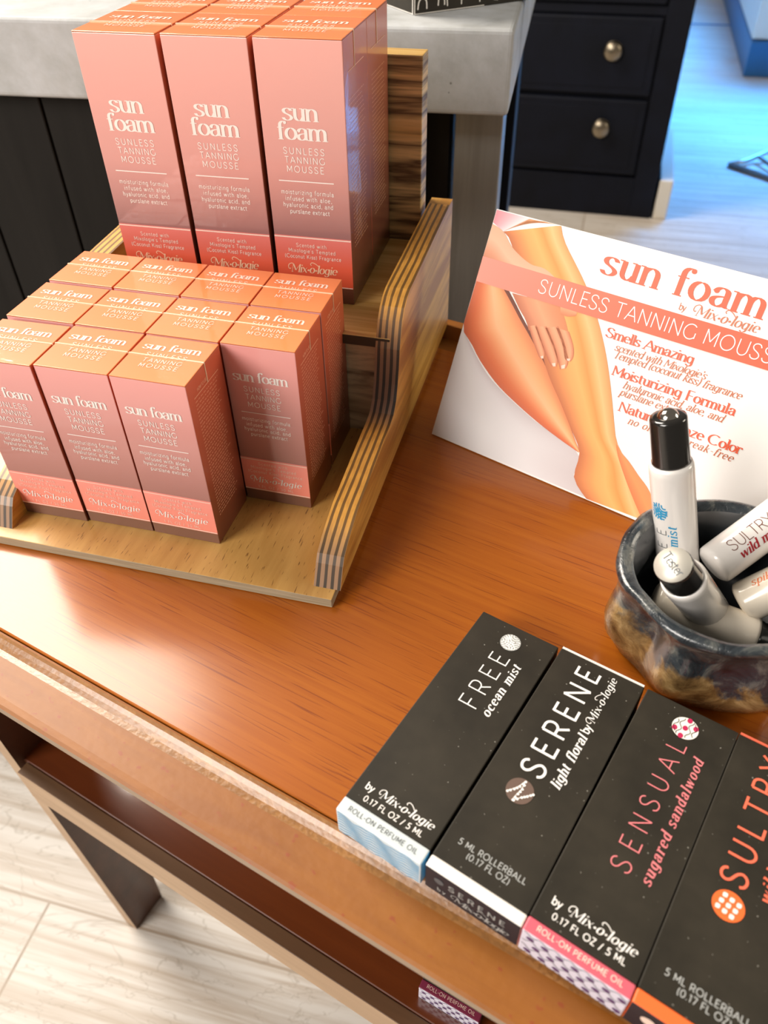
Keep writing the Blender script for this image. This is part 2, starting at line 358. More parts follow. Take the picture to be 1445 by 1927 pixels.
GL = {
 'A': G(.84, [(0.02, 0), (.42, 1)], [(.42, 1), (.82, 0)], [(.16, .34), (.68, .34)], serif=[(.02, 0), (.82, 0)], hair=(0, 2)),
 'B': G(.70, [(.1, 0), (.1, 1)], [(.1, 1), (.36, 1)] + ARC(.36, .76, .22, .24, 90, -90) + [(.1, .52)], [(.1, .52), (.38, .52)] + ARC(.38, .26, .25, .26, 90, -90) + [(.1, 0)]),
 'C': G(.90, ARC(.5, .5, .45, .5, 48, 312, 16)),
 'E': G(.64, [(.1, 0), (.1, 1)], [(.06, 1), (.58, 1)], [(.1, .52), (.52, .52)], [(.06, 0), (.60, 0)]),
 'F': G(.60, [(.1, 0), (.1, 1)], [(.06, 1), (.58, 1)], [(.1, .5), (.52, .5)], serif=[(.1, 0)]),
 'G': G(.94, ARC(.5, .5, .45, .5, 48, 318, 16) + [(.86, .14)], [(.86, .1), (.86, .47)]),
 'H': G(.84, [(.1, 0), (.1, 1)], [(.74, 0), (.74, 1)], [(.1, .52), (.74, .52)]), 'W': G(1.1, [(.02, 1), (.3, 0)], [(.3, 0), (.55, 1)], [(.55, 1), (.8, 0)], [(.8, 0), (1.08, 1)]),
 'I': G(.24, [(.12, 0), (.12, 1)], serif=[(.12, 0), (.12, 1)]),
 'K': G(.74, [(.1, 0), (.1, 1)], [(.66, 1), (.1, .38)], [(.28, .56), (.70, 0)], serif=[(.1, 0), (.1, 1), (.7, 0)], hair=(1,)),
 'L': G(.58, [(.1, 0), (.1, 1)], [(.06, 0), (.56, 0)], serif=[(.1, 1)]),
 'M': G(.96, [(.1, 0), (.1, 1)], [(.1, 1), (.48, .22)], [(.48, .22), (.86, 1)], [(.86, 0), (.86, 1)], serif=[(.1, 0), (.86, 0)], hair=(0, 2)),
 'N': G(.86, [(.1, 0), (.1, 1)], [(.1, 1), (.76, 0)], [(.76, 0), (.76, 1)], serif=[(.1, 0), (.76, 1)], hair=(0, 2)),
 'O': G(1.02, ARC(.51, .5, .45, .5, 90, 450, 22)),
 'P': G(.68, [(.1, 0), (.1, 1)], [(.1, 1), (.38, 1)] + ARC(.38, .72, .25, .28, 90, -90) + [(.1, .44)], serif=[(.1, 0)]),
 'R': G(.72, [(.1, 0), (.1, 1)], [(.1, 1), (.38, 1)] + ARC(.38, .72, .25, .28, 90, -90) + [(.1, .44)], [(.38, .44), (.66, 0)], serif=[(.1, 0), (.66, 0)]),
 'S': G(.68, SS(.62, 1.0)),
 'T': G(.70, [(.35, 0), (.35, 1)], [(.02, 1), (.68, 1)], serif=[(.35, 0)]),
 'U': G(.84, [(.1, 1), (.1, .36)] + ARC(.42, .36, .32, .36, 180, 360) + [(.74, 1)], serif=[(.1, 1), (.74, 1)]),
 'V': G(.80, [(.02, 1), (.4, 0)], [(.4, 0), (.78, 1)], hair=(1,)),
 'Y': G(.76, [(.02, 1), (.38, .46)], [(.74, 1), (.38, .46)], [(.38, .48), (.38, 0)], serif=[(.38, 0)], hair=(1,)),
 'Z': G(.70, [(.06, 1), (.64, 1)], [(.62, 1), (.06, 0)], [(.04, 0), (.66, 0)]),
 '0': G(.72, ARC(.36, .5, .29, .5, 90, 450, 18)), '1': G(.42, [(.26, 0), (.26, 1)], [(.06, .86), (.26, 1)]),
 '3': G(.62, ARC(.28, .75, .24, .25, 150, -80) , ARC(.28, .27, .27, .27, 85, -150)),
 '5': G(.64, [(.56, 1), (.16, 1)], [(.16, 1), (.12, .56)], [(.12, .56)] + ARC(.28, .31, .29, .31, 105, -145)),
 '7': G(.60, [(.04, 1), (.56, 1)], [(.56, 1), (.22, 0)]),
 'a': G(.54, CR([(.07, .50), (.14, .62), (.26, X), (.39, .60), (.42, .46), (.42, .12), (.46, .02), (.54, .03)]), CR([(.42, .38), (.26, .36), (.10, .29), (.06, .17), (.12, .04), (.24, 0), (.36, .06), (.42, .16)]), ball=[(.10, .52)]),
 'b': G(.58, [(.1, 0), (.1, 1.02)], bowl(.32, .22), serif=[(.1, 1.02)]),
 'c': G(.50, ARC(.29, X / 2, .24, X / 2, 50, 312, 12), ball=[(.42, .52)]),
 'd': G(.58, [(.48, 0), (.48, 1.02)], bowl(.27, .22), serif=[(.48, 1.02), (.50, 0)]),
 'e': G(.54, [(.05, .36), (.50, .36)] + ARC(.275, .35, .225, X - .35, 0, 180, 8) + ARC(.275, .35, .225, .35, 180, 315, 8)),
 'f': G(.36, [(.14, 0), (.14, .78)] + ARC(.31, .80, .17, .22, 180, 60, 6), [(.0, X), (.32, X)], serif=[(.14, 0)], ball=[(.38, .94)]),
 'g': G(.58, bowl(.27, .21), [(.48, X), (.48, -.08)] + ARC(.27, -.08, .21, .22, 0, -160, 8)),
 'h': G(.58, [(.1, 0), (.1, 1.02)], [(.1, .42)] + ARC(.29, .42, .19, X - .42, 170, 0, 8) + [(.48, 0)], serif=[(.1, 0), (.48, 0), (.1, 1.02)]),
 'i': G(.22, [(.11, 0), (.11, X)], [(.11, .84), (.11, .95)], serif=[(.11, 0)]),
 'k': G(.56, [(.1, 0), (.1, 1.02)], [(.46, X), (.1, .24)], [(.22, .38), (.52, 0)], serif=[(.1, 0), (.1, 1.02)], hair=(1,)),
 'l': G(.22, [(.11, 0), (.11, 1.02)], serif=[(.11, 0), (.11, 1.02)]),
 'm': G(.88, [(.1, 0), (.1, X)], [(.1, .42)] + ARC(.27, .42, .17, X - .42, 170, 0, 8) + [(.44, 0)], [(.44, .42)] + ARC(.61, .42, .17, X - .42, 170, 0, 8) + [(.78, 0)], serif=[(.1, 0), (.44, 0), (.78, 0), (.06, X)]),
 'n': G(.58, [(.1, 0), (.1, X)], [(.1, .42)] + ARC(.29, .42, .19, X - .42, 170, 0, 8) + [(.48, 0)], serif=[(.1, 0), (.48, 0), (.06, X)]),
 'o': G(.56, bowl(.28, .23)),
 'p': G(.58, [(.1, -.3), (.1, X)], bowl(.32, .21), serif=[(.1, -.3)]),
 'r': G(.40, [(.1, 0), (.1, X)], [(.1, .40)] + ARC(.30, .42, .20, X - .42, 170, 70, 5), serif=[(.1, 0), (.06, X)], ball=[(.37, .58)]),
 's': G(.46, SS(.42, X)),
 't': G(.36, [(.13, .86), (.13, .14)] + ARC(.25, .13, .12, .13, 180, 300, 5), [(.0, X), (.32, X)]),
 'u': G(.58, [(.1, X), (.1, .24)] + ARC(.28, .24, .18, .24, 180, 350, 8), [(.48, X), (.48, 0)], serif=[(.06, X), (.44, X), (.50, 0)]),
 'w': G(.80, [(.02, X), (.21, 0)], [(.21, 0), (.39, X)], [(.39, X), (.57, 0)], [(.57, 0), (.76, X)], hair=(1, 3)),
 'x': G(.52, [(.03, X), (.48, 0)], [(.47, X), (.04, 0)], hair=(1,)),
 'y': G(.54, [(.03, X), (.27, 0)], [(.51, X), (.27, 0), (.16, -.24), (.04, -.28)], hair=(1,)),
 'z': G(.50, [(.04, X), (.46, X)], [(.46, X), (.04, 0)], [(.03, 0), (.48, 0)]),
 '.': G(.22, [(.11, 0), (.11, .1)]), ',': G(.22, [(.12, .1), (.07, -.12)]), '-': G(.38, [(.06, .38), (.32, .38)]),
 '/': G(.46, [(.04, -.1), (.42, 1.04)]), '(': G(.30, ARC(.36, .42, .26, .62, 120, 240, 8)), ')': G(.30, ARC(-.06, .42, .26, .62, 60, -60, 8)),
 "'": G(.18, [(.09, 1), (.09, .8)]), '*': G(.26, ARC(.13, .33, .045, .045, 0, 360, 8)), ' ': G(.32),
}
#        nib half-width, half-height, shear, serif
STY = {'light': (.034, .034, 0, 0, 1), 'sans': (.058, .058, 0, 0, 1), 'bold': (.075, .075, 0, 0, 1),
       'didone': (.090, .020, 0, 1, 1.32), 'didone_it': (.072, .032, .26, 1, 1.1), 'didone_s': (.095, .034, 0, 1, 1.28), 'script': (.080, .020, .24, 1, 1.12), 'fat_it': (.098, .03, .24, 1, 1.08)}
def stroke_quads(pts, a, b):
    """sweep an elliptic nib (half axes a, b) along a polyline -> quads"""
    pts = [p for i, p in enumerate(pts) if i == 0 or (abs(p[0] - pts[i - 1][0]) + abs(p[1] - pts[i - 1][1])) > 1e-6]
    n = len(pts); L_, R_ = [], []
    for i, p in enumerate(pts):
        q0, q1 = pts[max(i - 1, 0)], pts[min(i + 1, n - 1)]
        dx, dy = q1[0] - q0[0], q1[1] - q0[1]; d = math.hypot(dx, dy) or 1
        nx, ny = -dy / d, dx / d
        k = math.sqrt(a * a * nx * nx + b * b * ny * ny) or 1e-9
        ox, oy = a * a * nx / k, b * b * ny / k
        L_.append((p[0] + ox, p[1] + oy)); R_.append((p[0] - ox, p[1] - oy))
    return [[L_[i], L_[i + 1], R_[i + 1], R_[i]] for i in range(n - 1)]
def disc_poly(x, y, rx, ry, n=12): return [(x + rx * math.cos(2 * math.pi * i / n), y + ry * math.sin(2 * math.pi * i / n)) for i in range(n)]
def lay_text(txt, style, cap, width, track=None):
    """-> polygons in metres, baseline from x=0 to x=width"""
    a, b, sh, ser, xw = STY[style]
    nat = sum(GL[c]['adv'] for c in txt) * cap * xw
    gaps = max(1, len(txt) - 1)
    t = (width - nat) / gaps; sx = 1.0
    lo = -0.02 * cap
    if t < lo: sx = width / (nat + gaps * lo); t = lo * sx
    sx *= xw; sh = sh / xw; a = a / xw ** .5
    polys = []; x = 0.0
    for c in txt:
        g = GL[c]
        for i, s in enumerate(g['s']):
            aa, bb = (b * 1.3, b) if (ser and i in g['hair']) else (a, b)
            if len(s) == 2 and s[0] == s[1]: continue
            for q in stroke_quads(s, aa, bb): polys.append([(x + (u + sh * v) * cap * sx, v * cap) for u, v in q])
            if c == '*': polys.append([(x + (u + sh * v) * cap * sx, v * cap) for u, v in disc_poly(.13, .33, .11, .11)])
        if ser:
            for (u, v) in g['serif']:
                w = a + .05; wr = .02 if (v > .5 and c.islower()) else w
                polys.append([(x + (uu + sh * vv) * cap * sx, vv * cap) for uu, vv in [(u - w, v - b), (u + wr, v - b), (u + wr, v + b), (u - w, v + b)]])
            for (u, v) in g['ball']: polys.append([(x + (uu + sh * vv) * cap * sx, vv * cap) for uu, vv in disc_poly(u, v, .075, .085)])
        x += g['adv'] * cap * sx + t
    return polys
LIFT = 0.00014
def flat(P0, ex, ey, lift=LIFT):
    P0, ex, ey = Vector(P0), Vector(ex), Vector(ey); n = ex.cross(ey).normalized()
    f = lambda u, v: P0 + ex * u + ey * v + n * lift
    NORM[f] = n; return f
NORM = {}; _k = [0]
def put(mb, polys, f, m):
    n = NORM.get(f)
    for q in polys:
        _k[0] = (_k[0] + 1) % 23
        d = n * (_k[0] * 2.0e-6) if n is not None else Vector()
        mb.face([f(u, v) + d for u, v in q], m)
def write(mb, txt, style, cap, f, p0, p1, m):
    """text with its baseline from p0 to p1 in the plane coordinates of f (millimetres)"""
    dx, dy = (p1[0] - p0[0]) / 1e3, (p1[1] - p0[1]) / 1e3; w = math.hypot(dx, dy); c, s = dx / w, dy / w
    polys = lay_text(txt, style, cap / 1e3, w)
    put(mb, [[(p0[0] / 1e3 + u * c - v * s, p0[1] / 1e3 + u * s + v * c) for u, v in q] for q in polys], f, m)
def line(mb, pts, w, f, m):
    put(mb, [[(u / 1e3, v / 1e3) for u, v in q] for q in stroke_quads(pts, w / 2, w / 2)], f, m)
def logo(mb, cap, f, p0, p1, m):
    """the house wordmark: italic Mix.o.logie with two swashes"""
    write(mb, 'Mix*o*logie', 'script', cap, f, p0, p1, m)
    dx, dy = p1[0] - p0[0], p1[1] - p0[1]; w = math.hypot(dx, dy); c, s = dx / w, dy / w
    def T(u, v): return (p0[0] + u * c - v * s, p0[1] + u * s + v * c)
    sw = CR([(.36 * cap, cap * 1.0), (.10 * cap, cap * 1.06), (-.22 * cap, cap * .86), (-.30 * cap, cap * .52), (-.16 * cap, cap * .34), (-.02 * cap, cap * .44)], 4)
    line(mb, [T(*q) for q in sw], cap * .085, f, m)
    o = w * .46
    sw = CR([(o, cap * .95), (o - .12 * cap, cap * 1.12), (o + .1 * cap, cap * 1.32), (o + .5 * cap, cap * 1.2), (o + .95 * cap, cap * .85)], 4)
    line(mb, [T(*q) for q in sw], cap * .085, f, m)
def scribble_lines(mb, f, x0, x1, ys, m, h):
    """rows of print too small to read"""
    rnd = random.Random(3)
    for y in ys:
        x = x0; end = x1 - rnd.random() * 0.18 * (x1 - x0)
        while x < end:
            L = rnd.uniform(1.2, 3.2)
            pts = []; k = 0; xx = x
            while xx < min(x + L, end): pts.append((xx, y + (h * .45 if k % 2 else 0))); xx += h * .42; k += 1
            if len(pts) > 1: line(mb, pts, h * .26, f, m)
            x += L + h * .6

# ------------------------------------------------------------------ the setting
mb = MB(); mb.box(-4.5, 5.5, -3.0, 8.0, -0.05, 0, M_floor)
fl = tag(mb.build('floor'), kind='structure'); fl.rotation_euler = (0, 0, R(-15.3)); fl.location = (0, 0.05, 0)
mb = MB(); mb.box(-4.6, 5.5, 7.6, 7.75, 0, 2.9, M_wall)
wb = tag(mb.build('wall_back'), kind='structure'); wb.rotation_euler = (0, 0, R(-15.3))
mb = MB(); mb.box(0, 1.6, 0, .012, 0, .004, M_bluetrim)
th = tag(mb.build('trim_1'), kind='structure'); th.location = (1.30, 4.52, 0); th.rotation_euler = (0, 0, R(-15.5))
mb = MB(); mb.box(0, .035, 0, .45, 0, .105, M_cream, bevel=.004)
tr = tag(mb.build('trim_2'), kind='structure'); tr.location = (.7607, 2.140, 0); tr.rotation_euler = (0, 0, R(-15.76))

# ------------------------------------------------------------------ console table
TY = R(-31.0)
def tworld(xt, yt): return (xt * math.cos(TY) - yt * math.sin(TY), xt * math.sin(TY) + yt * math.cos(TY))
TX0, TX1 = -0.435, 0.62
FRONT, GROOVE, BACK, GBACK = .0845, .1136, .477, .447
ox, oy = (TX0 + TX1) / 2, (FRONT + BACK) / 2
tw = tworld(ox, oy)
table = thing('console_table', (tw[0], tw[1], 0), TY, 'narrow orange-brown wooden console table with a moulded edge, display riser on top', 'table')
def tl(x, y): return x - ox, y - oy
mb = MB()
x0, x1 = TX0 - ox, TX1 - ox
mb.box(x0 + .029, x1 - .029, GROOVE - oy, GBACK - oy, H - .018, H, M_table, bevel=.0008)
mb.build('tabletop_panel', table)
mb = MB()
f, g = FRONT - oy, GROOVE - oy
prof = [(g - .0006, H - .016), (g - .0006, H - .0012), (g - .0016, H - .0010), (g - .003, H - .0016), (g - .0048, H - .0030), (g - .0068, H - .0042), (g - .0095, H - .0046), (f + .004, H - .0046), (f + .0012, H - .0050), (f, H - .0062), (f, H - .0112), (f + .002, H - .0128), (f + .012, H - .016)]
mb.prism(prof, x0, x1, M_table_border, mfun=lambda i: M_table_edge if i in (9, 10) else M_cove if i in (2, 3, 4, 5) else M_table_border)
fb, gb = BACK - oy, GBACK - oy
mb.prism([(gb + .0006, H - .016), (gb + .0006, H - .0012), (gb + .005, H - .003), (gb + .010, H - .0042), (fb - .010, H - .0042), (fb - .008, H + .006), (fb, H + .006), (fb, H - .016)], x0, x1, M_table_border)
mb.box(x0, x0 + .0284, g - .0006, gb + .0006, H - .016, H - .0035, M_table_border); mb.box(x1 - .0284, x1, g - .0006, gb + .0006, H - .016, H - .0035, M_table_border)
for fce in mb.bm.faces: fce.smooth = False
bo = mb.build('tabletop_moulding', table)
SH = H - .23
mb = MB()
mb.box(TX0 - ox + .03, TX1 - ox - .03, .1248 - oy, .4395 - oy, SH - .016, SH, M_shelf, bevel=.001); mb.build('lower_shelf', table)
mb = MB(); mb.box(TX0 - ox + .046, TX1 - ox - .03, .1150 - oy, .1245 - oy, SH - .036, SH, M_rail, bevel=.0006, top=M_railtop); mb.build('front_rail', table)
mb = MB(); mb.box(TX0 - ox + .05, TX1 - ox - .03, .120 - oy, .136 - oy, H - .030, H - .0165, M_table_dark); mb.build('apron', table)
mb = MB(); mb.box(TX0 - ox + .03, TX1 - ox - .03, .440 - oy, .456 - oy, SH - .03, SH + .0, M_table_dark); mb.build('back_rail', table)
def leg(name, xa, xb, ytop0, ytop1, ybot0, ybot1, dx):
    m = MB()
    za, zb = 0.0, H - .0165
    P = [(xa, ytop0, zb), (xb, ytop0, zb), (xb, ytop1, zb), (xa, ytop1, zb), (xa + dx, ybot0, za), (xb + dx, ybot0, za), (xb + dx, ybot1, za), (xa + dx, ybot1, za)]
    V = [m.bm.verts.new(p) for p in P]
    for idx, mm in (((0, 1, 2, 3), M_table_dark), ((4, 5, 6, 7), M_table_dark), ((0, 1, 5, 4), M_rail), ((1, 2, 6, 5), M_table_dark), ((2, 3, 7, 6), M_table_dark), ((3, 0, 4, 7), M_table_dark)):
        m.bm.faces.new([V[i] for i in idx]).material_index = m.slot(mm)
    return m.build(name, table)
leg('leg', TX0 - ox + .030, TX0 - ox + .046, .112 - oy, .185 - oy, .1325 - oy, .172 - oy, -.012)
leg('leg', TX1 - ox - .046, TX1 - ox - .030, .112 - oy, .185 - oy, .1325 - oy, .172 - oy, .012)
leg('leg', TX0 - ox + .030, TX0 - ox + .046, .390 - oy, .455 - oy, .395 - oy, .440 - oy, -.012)
leg('leg', TX1 - ox - .046, TX1 - ox - .030, .390 - oy, .455 - oy, .395 - oy, .440 - oy, .012)

# ------------------------------------------------------------------ wooden display riser
RY = R(-15.6)
def rworld(xl, yl): return (xl * math.cos(RY) - yl * math.sin(RY), xl * math.sin(RY) + yl * math.cos(RY))
CX, CY = -.1845, .2375
rw = rworld(CX, CY)
riser = thing('display_riser', (rw[0], rw[1], H + .0003), RY, 'two-step wooden display tray with curved sides holding the pink and orange cartons', 'display tray')
mb = MB(); mb.box(-.1055, .0905, 0, .275, 0, .0058, M_base, bevel=.0004, front=M_ply_raw, side=M_ply_raw); tag(mb.build('base_board', riser), 'pale base board with short dark flecks')
prof = [(.2443, .0058), (.2505, .0165), (.2535, .0205), (.262, .0245), (.2718, .0275), (.2818, .0298), (.3103, .0323), (.333, .0342), (.345, .0348), (.3525, .0365), (.3585, .0415), (.3625, .050), (.3655, .060), (.3675, .0695), (.3706, .0765), (.374, .0835), (.3792, .0890), (.385, .0920), (.392, .0938), (.410, .0945), (.44, .0955), (.47, .0965), (.503, .0975), (.513, .0975), (.513, .0058)]
prof = [(y - CY, z) for y, z in prof]
def side(name, xa, xb, par):
    m = MB(); n = len(prof)
    m.prism(prof, xa, xb, M_pine, caps=M_pine, mfun=lambda i: M_plyedge if i < n - 3 else M_pine)
    o = m.build(name, par); return o
sb = side('side_board', .079, .093, riser)
so = link('side_board', sb.data, riser); so.location = (-.186, 0, 0)
mb = MB(); mb.box(-.1005, .087, .369 - CY, .4965 - CY, .0685, .0745, M_shelfwood, bevel=.0004, front=M_charred); mb.build('shelf_board', riser)
mb = MB(); mb.box(-.0925, .0785, .3748 - CY, .384 - CY, .0058, .0685, M_riserwood); tag(mb.build('riser_board', riser), 'weathered grey riser board')
mb = MB(); mb.box(-.0928, .0750, .4972 - CY, .5122 - CY, .0058, .184, M_zebra, bevel=.0006, top=M_shelfwood); tag(mb.build('back_board', riser), 'tall back board with dark scorched banding')

# ------------------------------------------------------------------ small cartons
SW, SD, SHH = .038, .03643, .09886
def small_carton():
    root = thing('mousse_carton', (0, 0, 0), 0, 'x', 'carton')
    m = MB(); w = SW / 2
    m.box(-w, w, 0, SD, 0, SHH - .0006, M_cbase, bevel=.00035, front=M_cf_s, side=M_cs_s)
    fr = flat((0, 0, 0), (1, 0, 0), (0, 0, 1))
    m.box(-w + .0002, w - .0002, -.00006, .001, 0.0002, .0072, M_cbase)
    write(m, 'sun foam', 'didone', 5.7, fr, (-15.0, 78.6), (13.6, 78.6), WHITE)
    write(m, 'SUNLESS', 'sans', 3.0, fr, (-10.3, 72.6), (8.8, 72.6), WHITE)
    write(m, 'TANNING', 'sans', 3.0, fr, (-10.0, 68.0), (8.9, 68.0), WHITE)
    write(m, 'MOUSSE', 'sans', 3.0, fr, (-9.4, 63.4), (8.2, 63.4), WHITE)
    line(m, [(-13.6, 59.8), (12.9, 59.8)], .45, fr, WHITE)
    for t, a, b, y in (('moisturizing formula', -14.0, 12.3, 54.6), ('infused with aloe,', -12.0, 10.2, 51.2), ('hyaluronic acid, and', -13.5, 11.9, 48.2), ('purslane extract', -10.4, 10.0, 45.0)):
        write(m, t, 'sans', 2.25, fr, (a, y), (b, y), WHITE)
    sd = flat((w, 0, 0), (0, 1, 0), (0, 0, 1))
    write(m, 'HOW TO USE', 'sans', 1.6, sd, (9, 90.2), (19, 90.2), M_peach)
    line(m, [(5, 88.5), (31, 88.5)], .35, sd, M_peach)
    scribble_lines(m, sd, 5.5, 30.5, [86 - 1.95 * i for i in range(37)], M_peach, 1.0)
    m.build('carton_body', root)
    m = MB()
    m.box(-w, w, 0, SD, SHH - .0006, SHH, M_ctop, bevel=.00025)
    tp = flat((0, 0, SHH), (1, 0, 0), (0, 1, 0))
    write(m, 'sun foam', 'didone', 5.6, tp, (-15.0, 24.6), (14.4, 24.6), M_pale)
    write(m, 'SUNLESS', 'sans', 2.9, tp, (-10.6, 19.0), (10.1, 19.0), M_pale)
    write(m, 'TANNING', 'sans', 2.9, tp, (-9.8, 14.2), (10.0, 14.2), M_pale)
    write(m, 'MOUSSE', 'sans', 2.9, tp, (-9.5, 9.8), (9.8, 9.8), M_pale)
    m.build('top_flap', root)
    m = MB(); z0, z1 = .0071, .0296
    m.box(-w + .0001, w - .0001, -.00012, .0008, z0, z1, M_band_s)
    f2 = flat((0, -.00012, 0), (1, 0, 0), (0, 0, 1))
    line(m, [(-18.8, z1 * 1e3 - .8), (18.8, z1 * 1e3 - .8)], .5, f2, M_pale); line(m, [(-18.8, z0 * 1e3 + .7), (18.8, z0 * 1e3 + .7)], .6, f2, M_pale)
    write(m, 'Scented with', 'sans', 1.95, f2, (-9.0, 25.3), (7.7, 25.3), M_pale)
    write(m, "Mixologie's Tempted", 'sans', 1.95, f2, (-13.6, 22.6), (12.3, 22.6), M_pale)
    write(m, '(Coconut Kiss) Fragrance', 'sans', 1.95, f2, (-15.5, 19.6), (15.5, 19.6), M_pale)
    logo(m, 4.0, f2, (-13.6, 13.2), (14.3, 13.2), WHITE)
    write(m, '1 FL OZ / 30 ML', 'sans', 1.7, f2, (-11.0, 9.2), (9.5, 9.2), M_pale)
    m.build('scent_band', root)
    m = MB()
    ys = .0195
    m.box(-w - .00012, w + .00012, ys - .00035, ys + .00035, SHH + .00002, SHH + .00035, M_film)
    m.box(w + .00002, w + .0003, ys - .0003, ys + .0003, SHH - .010, SHH + .0002, M_film); m.box(-w - .0003, -w - .00002, ys - .0003, ys + .0003, SHH - .010, SHH + .0002, M_film)
    m.build('wrap_seam', root)
    return root
GS = 'small cartons on the lower step of the tray'
sm = small_carton()
def ip(a, b, t, yaw): return (a[0] + (b[0] - a[0]) * t, a[1] + (b[1] - a[1]) * t, yaw)
r1a, r1b, r2a, r2b = (-.1707, .3580), (-.0582, .3264), (-.1604, .3960), (-.0477, .3634)
spots = [
 ((-.1802, .3193, -14.6), 'small pink-brown carton at the left end of the front row, cut by the photo edge'),
 ((-.1423, .3105, -15.3), 'small pink-brown carton in the middle of the three in the front row'),
 ((-.1050, .29996, -16.2), 'small pink-brown carton at the right end of the front row, its orange-red side showing'),
 ((*r1a, -15.8), 'small orange-topped carton in the middle row, first from the left'),
 (ip(r1a, r1b, 1 / 3, -15.9), 'small orange-topped carton in the middle row, second from the left'),
 (ip(r1a, r1b, 2 / 3, -16.0), 'small orange-topped carton in the middle row, third from the left'),
 ((*r1b, -16.1), 'small pink carton standing open-fronted by the gap, right end of the middle row'),
 ((*r2a, -16.0), 'small orange-topped carton in the back row, first from the left'),
 (ip(r2a, r2b, 1 / 3, -15.9), 'small orange-topped carton in the back row, second from the left'),
 (ip(r2a, r2b, 2 / 3, -15.8), 'small orange-topped carton in the back row, third from the left'),
 ((*r2b, -15.5), 'small orange-topped carton at the right end of the back row against the riser board')]
for i, ((x, y, a), lab) in enumerate(spots):
    o = sm if i == 0 else copy_tree(sm)
    o.location = (x, y, H + .0062); o.rotation_euler = (0, 0, R(a)); tag(o, lab, 'carton', GS)

# ------------------------------------------------------------------ tall cartons
LW, LD, LH = .04498, .04619, .13662
def tall_carton():
    root = thing('mousse_carton', (0, 0, 0), 0, 'x', 'carton')
    m = MB(); w = LW / 2
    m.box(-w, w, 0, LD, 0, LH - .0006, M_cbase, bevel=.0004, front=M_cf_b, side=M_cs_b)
    m.box(-w + .0002, w - .0002, -.00006, .001, 0.0002, .0098, M_cs_b)
    fr = flat((0, 0, 0), (1, 0, 0), (0, 0, 1))
    write(m, 'sun', 'didone', 8.6, fr, (-10.4, 99.6), (8.2, 99.6), WHITE)
    write(m, 'foam', 'didone', 8.6, fr, (-14.2, 90.3), (12.4, 90.3), WHITE)
    write(m, 'SUNLESS', 'sans', 3.2, fr, (-12.0, 83.2), (10.4, 83.2), WHITE)
    write(m, 'TANNING', 'sans', 3.2, fr, (-11.6, 78.6), (10.3, 78.6), WHITE)
    write(m, 'MOUSSE', 'sans', 3.2, fr, (-11.0, 74.0), (9.5, 74.0), WHITE)
    line(m, [(-16.2, 69.2), (14.4, 69.2)], .55, fr, WHITE)
    for t, a, b, y in (('moisturizing formula', -15.5, 14.0, 62.3), ('infused with aloe,', -13.5, 12.8, 58.8), ('hyaluronic acid, and', -15.0, 13.3, 55.4), ('purslane extract', -11.5, 11.1, 51.9)):
        write(m, t, 'sans', 2.4, fr, (a, y), (b, y), WHITE)
    sd = flat((w, 0, 0), (0, 1, 0), (0, 0, 1))
    line(m, [(7, 121), (38, 121)], .4, sd, M_peach)
    scribble_lines(m, sd, 7, 38, [108 - 2.3 * i for i in range(34)], M_peach, 1.1)
    m.build('carton_body', root)
    m = MB(); m.box(-w, w, 0, LD, LH - .0006, LH, M_ctop, bevel=.0003)
    tp = flat((0, 0, LH), (1, 0, 0), (0, 1, 0))
    write(m, 'sun foam', 'didone', 7.0, tp, (-17, 30), (17, 30), M_pale); write(m, 'SUNLESS', 'sans', 3.6, tp, (-12, 23), (12, 23), M_pale)
    write(m, 'TANNING', 'sans', 3.6, tp, (-12, 17.5), (12, 17.5), M_pale); write(m, 'MOUSSE', 'sans', 3.6, tp, (-11, 12), (11, 12), M_pale)
    m.build('top_flap', root)
    m = MB(); z0, z1 = .0097, .0390
    m.box(-w + .0001, w - .0001, -.00014, .0008, z0, z1, M_band_b)
    f2 = flat((0, -.00014, 0), (1, 0, 0), (0, 0, 1))
    line(m, [(-22.3, 38.3), (22.3, 38.3)], .7, f2, M_pale); line(m, [(-22.3, 10.2), (22.3, 10.2)], .5, f2, M_pale)
    write(m, 'Scented with', 'sans', 2.2, f2, (-9.8, 32.8), (7.9, 32.8), M_pale)
    write(m, "Mixologie's Tempted", 'sans', 2.2, f2, (-14.7, 29.6), (13.0, 29.6), M_pale)
    write(m, '(Coconut Kiss) Fragrance', 'sans', 2.2, f2, (-17.2, 26.1), (16.1, 26.1), M_pale)
    logo(m, 4.8, f2, (-14.3, 17.6), (13.0, 17.6), M_peach)
    m.build('scent_band', root)
    m = MB(); ys = .020
    m.box(-w - .00015, w + .00015, ys - .0005, ys + .0005, LH + .00002, LH + .0005, M_film)
    m.box(w + .00002, w + .00035, ys - .0004, ys + .0004, LH - .016, LH + .0003, M_film)
    m.build('wrap_seam', root)
    return root
GB = 'tall cartons on the upper step of the tray'
tc_ = tall_carton()
bd = .0466
tspots = []
for (x, y, a), l1, l2 in (((-.1287, .4477, -14.0), 'left', 'left'), ((-.0826, .4373, -13.8), 'middle', 'middle'), ((-.0365, .4273, -14.2), 'right', 'right')):
    tspots.append((x, y, a, 'tall pink-brown carton, %s of the three in front on the upper step' % l1))
    tspots.append((x - bd * math.sin(R(a)), y + bd * math.cos(R(a)), a, 'tall orange-topped carton in the rear row of the upper step, behind the %s front one' % l2))
for i, (x, y, a, lab) in enumerate(tspots):
    o = tc_ if i == 0 else copy_tree(tc_)
    o.location = (x, y, H + .0749); o.rotation_euler = (0, 0, R(a)); tag(o, lab, 'carton', GB)

